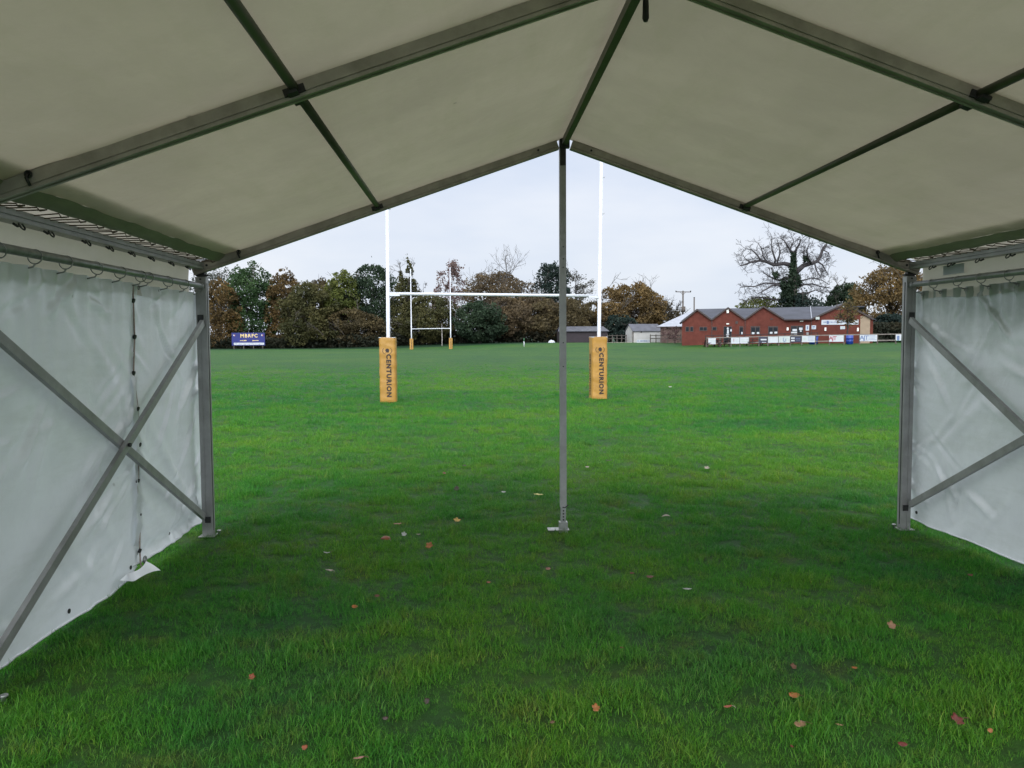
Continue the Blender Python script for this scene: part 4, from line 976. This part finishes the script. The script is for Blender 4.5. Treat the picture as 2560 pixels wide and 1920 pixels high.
def tree(label, px, d, top, wpx, cols, prof='round', n=2600, size=.5, bottom=.06, lobes=16, seed=0, twigs=0, trunk_r=.25, bark='bark', dens_in=.25, group=GT, name='tree', base_py=None):
    n = int(n*3.4); size *= .74; twigs = twigs or 7; wpx *= 1.08; wpx *= 1.16; rg = np.random.default_rng(seed+100); base = OG(px, d); H = PD(px, top, d)[2]-base[2]; Wd = wpx/FPX*d
    rt = thing(name, label, 'tree', base, group); f = PROF[prof]
    P = []; sd = seed*7.3; fq = 2.6/Wd; cen = []
    while len(P) < n:                                            # leaf clumps fill a ragged envelope, thinned into clumps and gaps by noise
        t = rg.uniform(0, 1); th = rg.uniform(0, 6.283); R = f(t)*Wd/2
        if rg.uniform(0, 1) > (R/(Wd/2))**1.2+.05: continue
        u = rg.uniform(0, 1)**.42
        lump = 1+.34*mn.noise(Vector((math.cos(th)*1.5, math.sin(th)*1.5, t*4.2+sd)))+.16*mn.noise(Vector((math.cos(th)*4, math.sin(th)*4, t*11+sd)))
        x, y, z = R*u*lump*math.cos(th), R*u*lump*math.sin(th)*.9, H*(bottom+(1-bottom)*t*(.97+.10*mn.noise(Vector((math.cos(th)*2.2*u, math.sin(th)*2.2*u, sd)))))
        g_ = mn.noise(Vector((x*fq*2+sd, y*fq*2, z*fq*2.4)))
        if g_ < -.16+.5*(dens_in-.25)+.10*u: continue
        P.append((base[0]+x, base[1]+y, base[2]+max(.15, z)))
        if len(cen) < lobes and u > .5 and len(P) % 7 == 0: cen.append(P[-1])
    P = np.array(P); cen = np.array(cen); lobes = len(cen); rad = np.full(lobes, Wd*.16)
    key = tuple(cols)
    if key not in FOL: FOL[key] = foliage('foliage', cols)
    k = MB(); k.tube([base-np.array([0,0,.2]), base+np.array([rg.normal()*.15, rg.normal()*.1, H*.35]), base+np.array([rg.normal()*.3, 0, H*.7])], [trunk_r, trunk_r*.75, trunk_r*.3], 8)
    for i in rg.choice(lobes, min(lobes, 9), replace=False):
        c = cen[i]; s = base+np.array([0,0,max(.2*H, min(.65*H, (c[2]-base[2])*.6))]); k.tube([s, (s+c)/2+np.array([0,0,.05*H]), c], [trunk_r*.45, trunk_r*.3, trunk_r*.12], 5)
    for i in range(twigs):
        c = cen[rg.integers(lobes)]; a = rg.normal(size=3); a[2] = abs(a[2])+.4; branchlets(k, c, a, rad.mean()*1.5, .05, 2, rg, 0, 3, .55)
    k.build('trunk', M[bark], rt)
    leaf_obj('crown', quads(P, size, rg), FOL[key], rt)
    return rt
FOL = {}
GREEN = ((.020,.042,.018), (.036,.075,.026), (.062,.108,.040)); DKGR = ((.015,.028,.016), (.026,.047,.025), (.045,.070,.036))
RUST = ((.045,.033,.015), (.105,.070,.027), (.175,.112,.038)); BROWN = ((.040,.034,.018), (.076,.060,.029), (.125,.095,.040)); OLIVE = ((.030,.036,.014), (.062,.062,.022), (.105,.092,.032))
YELG = ((.045,.062,.016), (.095,.115,.026), (.16,.165,.042)); GOLD = ((.060,.044,.020), (.135,.092,.036), (.21,.135,.05)); OAK = ((.048,.038,.025), (.100,.074,.042), (.155,.112,.058)); PINE = ((.010,.020,.018), (.018,.034,.028), (.034,.052,.040)); GREYG = ((.04,.05,.045), (.075,.085,.07), (.11,.12,.10))
tree('sparse grey green tree top half hidden by the marquee leg', 545, 150, 668, 120, GREYG, 'round', 1500, .45, .3, seed=1, twigs=10)
tree('low rust orange tree beside the open end corner leg', 552, 134, 700, 95, RUST, 'tall', 2300, .45, .03, seed=2)
tree('tall rounded mid green tree directly behind the blue sign', 628, 138, 655, 112, GREEN, 'tall', 4200, .48, .05, 22, seed=3)
tree('orange brown tree standing just beyond the green rounded tree', 715, 137, 674, 80, RUST, 'tall', 2800, .45, .05, seed=4)
tree('broad olive brown tree in the middle of the left wood', 775, 133, 705, 120, OLIVE, 'tall', 3600, .45, .04, seed=5)
tree('russet tree filling the gap below thin bare treetops', 805, 140, 698, 110, BROWN, 'tall', 2600, .45, .05, seed=6, twigs=14)
tree('yellow green tree between russet and dark green trees', 856, 137, 674, 82, YELG, 'tall', 2900, .45, .22, seed=7)
tree('dark green tree behind the near goal post holding the crossbar', 932, 139, 652, 120, DKGR, 'tall', 3900, .48, .05, 20, seed=8)
tree('brown pointed tree with thin bare top behind the far goal', 1020, 136, 643, 80, OLIVE, 'cone', 2600, .42, .04, seed=9, twigs=16)
tree('dull brown undergrowth tree below the yellow green one', 880, 134, 770, 130, BROWN, 'dome', 2400, .45, .03, seed=10)
tree('brown bushy tree behind the far goal posts', 1075, 131, 738, 130, OLIVE, 'dome', 2900, .45, .03, seed=11)
tree('dark green bush between far goal and dark timber shed', 1200, 128, 752, 110, DKGR, 'dome', 2700, .45, .03, seed=12)
tree('rust brown shrubby tree under the domed tree', 1270, 133, 742, 130, OAK, 'dome', 2700, .45, .03, seed=13)
tree('domed brown oak with gappy crown beyond the crossbar', 1243, 146, 676, 150, OAK, 'dome', 3000, .42, .42, 22, seed=14, twigs=26, trunk_r=.4)
tree('tall dark conifer partly behind the centre pole', 1385, 147, 658, 110, PINE, 'ragged', 2600, .45, .25, 18, seed=15, trunk_r=.4)
tree('wide rusty bush behind the dark timber shed', 1400, 134, 745, 170, BROWN, 'dome', 3300, .45, .03, 20, seed=16)
tree('brown shrub tree between conifer and near goal right pad', 1335, 138, 735, 110, OAK, 'dome', 2400, .45, .03, seed=17)
tree('golden brown oak behind the white shed', 1572, 136, 705, 140, GOLD, 'dome', 4600, .45, .10, 24, seed=18, twigs=22, trunk_r=.4)
tree('dark green holly bush below the golden oak', 1555, 129, 785, 70, PINE, 'round', 1500, .42, .03, seed=19)
tree('bare brown bush sloping down behind the metal roof', 1650, 140, 752, 90, BROWN, 'dome', 1700, .40, .03, seed=20, twigs=18)
tree('brown scrub tree beyond the near goal right post', 1480, 140, 752, 90, BROWN, 'dome', 2000, .45, .03, seed=21)
tree('yellow green bush peeping over the long tiled roof', 1905, 128, 738, 110, YELG, 'round', 1300, .42, .2, seed=22, group='trees behind the clubhouse')
tree('compact round dark green tree behind the clubhouse', 2113, 124, 707, 74, DKGR, 'round', 2600, .40, .2, 18, seed=23, group='trees behind the clubhouse')
tree('tall golden brown tree beside the clubhouse tan panel', 2225, 106, 662, 165, GOLD, 'tall', 5200, .36, .08, 30, seed=24, twigs=16, group='trees behind the clubhouse', trunk_r=.35)
tree('dark evergreen hedge tree next to the clubhouse end wall', 2232, 101, 785, 110, PINE, 'dome', 2400, .38, .02, seed=25, group='trees behind the clubhouse')
tree('dark evergreen low at the foot of the ivy clad tree', 1995, 122, 735, 100, PINE, 'round', 1500, .42, .2, seed=26, group='trees behind the clubhouse')

def bare(label, px, d, top, wpx, seed, limbs, depth, bark='twig', droop=0.0, n=3, r0=.3, name='bare_tree', minr=.022, group=None, leaves=None, bare_from=.35, sp=.55):
    rg = np.random.default_rng(seed); base = OG(px, d); H = PD(px, top, d)[2]-base[2]; Wd = wpx/FPX*d
    rt = thing(name, label, 'tree', base, group); k = MB()
    k.tube([base-np.array([0,0,.2]), base+np.array([.02*Wd,0,H*.4]), base+np.array([-.01*Wd,0,H*.75]), base+np.array([0,0,H*.95])], [r0, r0*.7, r0*.35, r0*.1], 8)
    k.build('trunk', M[bark], rt); k = MB()
    for i in range(limbs):
        t = bare_from+(1-bare_from)*(i+rg.uniform(0,.8))/limbs; a = rg.uniform(0, 6.283); el = rg.uniform(.35, .95)
        L = Wd*.5*(1.05-.7*max(0, t-.5))*rg.uniform(.6, .95)*.75
        branchlets(k, base+np.array([0,0,H*t*.9]), np.array([math.cos(a), math.sin(a), el*1.3]), L, r0*.32*(1.2-t), depth, rg, droop, n, sp, minr)
    k.build('branches', M[bark], rt)
    if leaves:
        P = np.array(k.v)[rg.choice(len(k.v), leaves[0])]+rg.normal(size=(leaves[0],3))*.25
        key = leaves[1]
        if key not in FOL: FOL[key] = foliage('foliage', key)
        leaf_obj('crown', quads(P, leaves[2], rg), FOL[key], rt)
    return rt
bare('tall wispy birch with drooping pinkish twigs behind the far goal', 1125, 136, 636, 135, 5, 24, 2, 'redtwig', .8, 4, .22, 'birch_tree', .026, GT, (2200, ((.09,.06,.055),(.15,.10,.09),(.2,.14,.12)), .32), .22)
bare('thin bare treetop standing over the russet tree', 800, 142, 676, 70, 6, 9, 2, 'twig', 0, 3, .16, minr=.03, group=GT)
bare('sparse spreading bare tree beside the dark conifer', 1440, 150, 680, 120, 9, 12, 2, 'twig', .1, 4, .28, minr=.032, group=GT, leaves=(800, ((.06,.06,.05),(.1,.1,.08),(.13,.13,.1)), .3), bare_from=.45)
bare('bare grey sapling between far goal and domed oak', 1060, 139, 700, 60, 10, 8, 2, 'twig', 0, 3, .14, minr=.03, group=GT)
bare('bare twiggy bush under the power pole', 1690, 146, 752, 70, 12, 9, 2, 'twig', 0, 4, .14, minr=.03, group=GT)
bare('small sapling with few brown leaves in front of the long sign', 2117, 84.5, 757, 78, 13, 12, 2, 'twig', 0, 4, .10, 'sapling', .018, None, (900, ((.06,.05,.02),(.12,.09,.035),(.17,.12,.05)), .18), .42)
for j, (px, d, tp, w, lb) in enumerate(((1664, 103, 822, 40, 'reddish bare shrub closest to the white shed'), (1688, 101, 820, 44, 'reddish bare shrub closest to the first gable'))):
    bare(lb, px, d, tp, w, 30+j, 13, 2, 'redtwig', 0, 4, .05, 'shrub', .022, 'bare shrubs before the brick hall', bare_from=.08, sp=.7)
rt = bare('slim pale birch stem standing between the far goal posts', 1105, 123, 805, 14, 40, 3, 1, 'palebark', 0, 2, .09, 'birch_sapling', .02, GT, bare_from=.6)

# the big bare tree with ivy on its trunk
D0 = 122.0; base = OG(1984, D0); rg = np.random.default_rng(77)
big = thing('ivy_tree', 'huge bare spreading tree with ivy clad trunk behind the clubhouse', 'tree', base, 'trees behind the clubhouse')
def z8(x, y, dd=0.0): return PD(1800+x*.217, 560+y*.217, D0+dd)
k = MB(); tr_ = [base, z8(835,900), z8(845,640), z8(848,480), z8(855,370), z8(850,310)]
k.tube(tr_, [.75,.7,.6,.5,.3,.15], 10); k.build('trunk', M['bark'], big)
limbs = [([(830,480),(740,455),(620,470),(540,435),(470,420),(350,440),(300,465),(230,480)], 0.0, .30), ([(880,550),(960,480),(1050,455),(1120,430),(1165,350),(1190,270),(1230,230)], 0.8, .34),
         ([(850,400),(830,330),(780,260),(740,190),(700,165)], 1.5, .2), ([(850,370),(880,290),(920,220),(930,170)], -1.0, .2), ([(620,470),(640,420),(610,330),(590,240),(600,170)], -.5, .16), ([(470,420),(430,360),(370,300),(300,280)], .8, .13),
         ([(1050,455),(1010,380),(1000,300),(1040,210)], -1.2, .15), ([(1120,430),(1180,470),(1220,540),(1240,580)], .6, .12), ([(1090,450),(1110,530),(1150,600),(1170,640)], -.8, .11), ([(800,620),(740,620),(690,650),(640,640),(560,600),(500,560)], 1.5, .18),
         ([(780,720),(700,700),(600,710),(520,760),(440,800)], -1.2, .17), ([(760,740),(660,690),(520,680),(400,720),(300,720),(230,730)], .8, .15), ([(880,740),(960,700),(1060,690),(1160,720),(1280,740)], 1.0, .15), ([(900,800),(1000,800),(1100,760),(1200,800)], -1.0, .13),
         ([(880,650),(960,650),(1060,620),(1180,650),(1260,700)], .3, .12), ([(700,880),(560,860),(440,840),(330,870),(260,920)], 0.0, .14), ([(540,435),(500,380),(480,290),(440,220)], .2, .13), ([(350,440),(290,400),(250,330)], .2, .09), ([(850,340),(800,290),(850,200),(840,160)], .2, .12),
         ([(590,500),(620,560),(660,600)], .2, .08), ([(1190,300),(1250,330),(1270,390)], .3, .08), ([(660,440),(690,340),(680,250),(660,190)], .6, .12), ([(960,480),(980,400),(960,330),(980,240)], .5, .12)]
k = MB()
for pts, dd, r0 in limbs:
    m_ = len(pts); P3 = [z8(x, y, dd*3*(i/m_)) for i, (x, y) in enumerate(pts)]
    k.tube(P3, list(np.linspace(r0*1.25, r0*.35, m_)), 6)
    for i in range(1, m_):
        for _ in range(3):
            t = rg.uniform(0, 1); q = P3[i-1]+(P3[i]-P3[i-1])*t; a = rg.normal(size=3)*.8; a += (P3[i]-P3[i-1])/np.linalg.norm(P3[i]-P3[i-1])*.5; a[2] += .30
            branchlets(k, q, a, rg.uniform(.8, 1.75), .040, 2, rg, 0.05, 3, .6, .019)
k.build('branches', M['twig'], big)
P = []
for _ in range(5200):
    t = rg.uniform(0, 1); y = 330+t*620; x = 848-8*t; w = 20+34*t+(26 if .40 < t < .75 else 0)*rg.uniform(.3, 1)
    P.append(z8(x+rg.normal()*w*.55-(20*t if t > .5 else 0), y, rg.normal()*.6))
for cx, cy, rr, nn in ((748,705,30,420), (950,870,38,420), (640,590,18,110), (985,400,18,110), (750,810,28,300), (900,670,20,180)):
    for _ in range(nn): P.append(z8(cx+rg.normal()*rr, cy+rg.normal()*rr, rg.normal()*.5))
FOL['ivy'] = foliage('ivy_leaves', ((.012,.022,.014), (.022,.040,.022), (.040,.062,.034))); leaf_obj('ivy', quads(np.array(P), .36, rg), FOL['ivy'], big)

# dark understorey along the foot of the wood
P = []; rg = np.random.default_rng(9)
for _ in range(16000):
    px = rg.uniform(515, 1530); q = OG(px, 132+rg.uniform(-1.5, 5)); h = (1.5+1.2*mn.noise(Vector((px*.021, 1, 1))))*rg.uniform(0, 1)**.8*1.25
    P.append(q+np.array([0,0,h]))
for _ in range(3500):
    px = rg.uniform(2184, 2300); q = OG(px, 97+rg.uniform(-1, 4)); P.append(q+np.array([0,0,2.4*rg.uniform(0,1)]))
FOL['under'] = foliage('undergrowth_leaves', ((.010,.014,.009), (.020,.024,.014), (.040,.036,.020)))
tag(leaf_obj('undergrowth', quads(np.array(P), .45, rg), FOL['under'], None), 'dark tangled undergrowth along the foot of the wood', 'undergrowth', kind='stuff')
k = MB(); a, c = OG(1500, 117), OG(1572, 114); k.box(((a+c)/2)+np.array([0,0,.03]), (np.linalg.norm((c-a)[:2]), 1.6, .02)); o = k.build('path', M['gravel']); o['kind'] = 'structure'; o['label'] = 'strip of pale gravel path at the field edge'

# ------------------------------------------------------------------ fallen leaves and scraps, each a thing of its own
LC = {'rust': (.24,.065,.025), 'orange': (.32,.12,.032), 'tan': (.30,.165,.09), 'brown': (.12,.055,.03), 'dark': (.035,.018,.013), 'red': (.15,.03,.022), 'pale': (.30,.26,.20), 'yellow': (.48,.30,.05), 'white': (.40,.41,.39), 'pink': (.34,.17,.13), 'straw': (.50,.45,.16)}
LM = {a: pm('leaf_'+a, [q*.8 for q in b_], .6, 0, .25, 30, dirt=[x*.5 for x in b_], dirt_amt=.5) for a, b_ in LC.items()}
def leaf_shape(kind, s, rg):
    n = 22; pts = []
    for i in range(n):
        a = 2*math.pi*i/n
        if kind == 'maple': r = .55+.45*abs(math.cos(2.5*a))**.7
        elif kind == 'long': r = 1/math.sqrt((math.cos(a))**2+(math.sin(a)/.22)**2)
        elif kind == 'oval': r = 1/math.sqrt((math.cos(a))**2+(math.sin(a)/.55)**2)*(1+.06*math.cos(9*a))
        else: r = .75+.25*rg.uniform(-1, 1)
        pts.append((math.cos(a)*r*s, math.sin(a)*r*s))
    return pts
GL = 'fallen leaves and scraps scattered on the lawn'
def leaf(px, py, col, kind, wpx, label, name='fallen_leaf', cat='leaf', stalk=True, curl=.5, up=0.0):
    q = GP(px, py); d = (q-CAM)@AX[2]; s = wpx/FPX*d/2*1.02; rg = np.random.default_rng(int(px*7+py)); k = MB()
    az = rg.uniform(-.5, .5); tl = -.35-up; ca, sa = math.cos(az), math.sin(az); ct, st_ = math.cos(tl), math.sin(tl)
    h0 = .026*(1 if d < 9 else 1.5)+s*(.25+.5*up)
    def tr3(x, y):
        z = curl*(x*x*.6+y*y*.9)/s*.9-(curl*.3*s)+.10*s*mn.noise(Vector((x/s*2, y/s*2, px)))
        y2, z2 = y*ct-z*st_*-1*0+(-z*st_ if False else 0), z*ct-y*st_
        return (q[0]+x*ca-y2*sa, q[1]+x*sa+y2*ca, q[2]+h0+z2)
    pts = leaf_shape(kind, s, rg); vs = [tr3(0, 0)]+[tr3(a*.5, b_*.5) for a, b_ in pts]+[tr3(a, b_) for a, b_ in pts]; n = len(pts)
    fs = [(0, 1+i, 1+(i+1) % n) for i in range(n)]+[(1+i, 1+n+i, 1+n+(i+1) % n, 1+(i+1) % n) for i in range(n)]
    k.add(vs, fs, True); o = k.build(name, LM[col], origin=tuple(q)); tag(o, label, cat, GL if cat == 'leaf' else None)
    mdf = o.modifiers.new('thickness', 'SOLIDIFY'); mdf.thickness = .0012
    if stalk and s > .02:
        k = MB(); k.tube([tr3(s*.8, 0), tr3(s*1.25, -s*.25), tr3(s*1.5, -s*.75)], .0016, 5); k.build('stalk', LM['pale' if col in ('rust', 'pale') else 'brown'], o)
    return o
leaf(964, 1356, 'rust', 'oval', 28, 'large domed rust leaf with a long pale stalk, between two orange leaves', curl=-.7)
leaf(1073, 1376, 'orange', 'maple', 20, 'orange brown crumpled leaf nearest the large domed rust leaf', up=.3)
leaf(994, 1319, 'tan', 'long', 24, 'pale orange leaf lying flat beyond the domed rust leaf', curl=.2)
leaf(1143, 1310, 'yellow', 'maple', 19, 'yellow orange leaf on the lawn midway to the pole foot')
leaf(818, 1391, 'white', 'long', 20, 'whitish feather like leaf nearest the laced curtain', curl=.6)
leaf(824, 1437, 'pale', 'long', 26, 'thin grey twig like leaf below the whitish feather', curl=.1)
leaf(1010, 1346, 'white', 'maple', 14, 'small white scrap beside the domed rust leaf', up=.3, stalk=False)
leaf(1046, 1344, 'pale', 'long', 12, 'tiny pale curl above the crumpled orange brown leaf', stalk=False)
leaf(1142, 1231, 'dark', 'clump', 17, 'blackish red clump of leaf far out beyond the yellow leaf', up=.4, stalk=False)
leaf(1259, 1237, 'white', 'oval', 11, 'grey white scrap out on the lawn before the pole', stalk=False)
leaf(1111, 1192, 'red', 'maple', 9, 'small reddish leaf just beyond the blackish clump', stalk=False)
leaf(1162, 1172, 'dark', 'oval', 9, 'tiny dark leaf furthest of the group by the blackish clump', stalk=False)
leaf(1346, 1245, 'straw', 'long', 28, 'long yellow straw stem lying near the centre pole', curl=.1, stalk=False)
leaf(1665, 1300, 'pale', 'long', 25, 'cream curved leaf lying beyond the pole on the clubhouse side', curl=-.6, stalk=False)
leaf(1522, 1160, 'dark', 'long', 20, 'dark brown leaf far out below the near goal pad', curl=.3, stalk=False)
leaf(1468, 1176, 'pale', 'oval', 11, 'small pale leaf between dark brown leaf and centre pole', stalk=False)
leaf(1767, 1179, 'pale', 'maple', 14, 'greyish pale leaf alone far out on the lawn', stalk=False)
leaf(1718, 1484, 'white', 'long', 24, 'bluish white paper scrap lying in the tent grass', curl=.3, stalk=False, name='paper_scrap', cat='scrap')
leaf(1625, 1453, 'brown', 'oval', 18, 'dark pinkish curled leaf closest to the white paper scrap')
leaf(1580, 1443, 'red', 'oval', 11, 'small red leaf next to the dark pinkish curled leaf', stalk=False)
leaf(1370, 1433, 'pink', 'oval', 12, 'small pinkish leaf below the foot of the centre pole', up=.4, stalk=False)
leaf(887, 1530, 'orange', 'oval', 17, 'orange brown leaf in shade beneath the whitish feather', up=.3, stalk=False)
leaf(943, 1502, 'brown', 'oval', 14, 'dim brown leaf just beyond the shaded orange brown one', up=.3, stalk=False)
leaf(1222, 1466, 'rust', 'oval', 11, 'small rust leaf alone in the middle of the tent floor', stalk=False)
leaf(1554, 1635, 'red', 'long', 13, 'red leaf poking upright from the tent grass', up=.9, stalk=False)
leaf(1490, 1789, 'orange', 'maple', 22, 'crumpled orange star shaped leaf in the long foreground grass', up=.4)
leaf(1381, 1823, 'brown', 'oval', 13, 'small brown leaf nearest the orange star shaped leaf', up=.5, stalk=False)
leaf(1067, 1772, 'dark', 'clump', 19, 'black twisted leaf in the foreground grass', up=.6, stalk=False)
leaf(964, 1814, 'dark', 'oval', 15, 'dark folded leaf between black twisted leaf and picture edge', up=.6, stalk=False)
leaf(762, 1888, 'rust', 'clump', 17, 'rust leaf at the bottom edge, nearest the curtain side', up=.3, stalk=False)
leaf(898, 1913, 'pink', 'long', 30, 'pinkish leaf cut by the bottom edge of the view', curl=.2)
leaf(2229, 1580, 'tan', 'maple', 23, 'tan crumpled leaf in dark grass below the bare right curtain', up=.4)
leaf(2136, 1683, 'orange', 'oval', 13, 'small orange leaf midway between tan crumpled and flat tan leaves', stalk=False)
leaf(1985, 1756, 'orange', 'oval', 26, 'orange brown oval leaf tilted above the big flat tan leaf', up=.3)
leaf(1820, 1788, 'rust', 'long', 26, 'narrow rust leaf standing in long grass', up=.8)
leaf(2000, 1828, 'tan', 'oval', 36, 'largest leaf, flat tan with a short stalk', curl=.15)
leaf(2098, 1828, 'tan', 'long', 19, 'small tan sliver beside the largest flat tan leaf', curl=.2, stalk=False)
leaf(2394, 1820, 'red', 'maple', 34, 'dark red lobed leaf in the foreground corner', up=.2)
leaf(2475, 1845, 'orange', 'oval', 19, 'orange tan leaf next to the dark red lobed leaf', up=.4, stalk=False)
leaf(2256, 1879, 'red', 'oval', 22, 'red and white curled leaf lowest in the foreground corner', up=.2)
leaf(1980, 1882, 'red', 'clump', 9, 'tiny red fleck below the largest flat tan leaf', stalk=False)
leaf(1984, 1682, 'brown', 'maple', 17, 'dull brown leaf behind the tilted orange brown oval leaf', up=.3, stalk=False)
leaf(630, 1709, 'rust', 'maple', 17, 'rust leaf low in the grass before the big laced curtain', up=.4, stalk=False)
leaf(2425, 1448, 'red', 'oval', 15, 'dark red leaf in shadow by the unlaced curtain foot', stalk=False)
leaf(1675, 971, 'white', 'oval', 9, 'white fleck far out on the pitch beside the near goal', stalk=False)
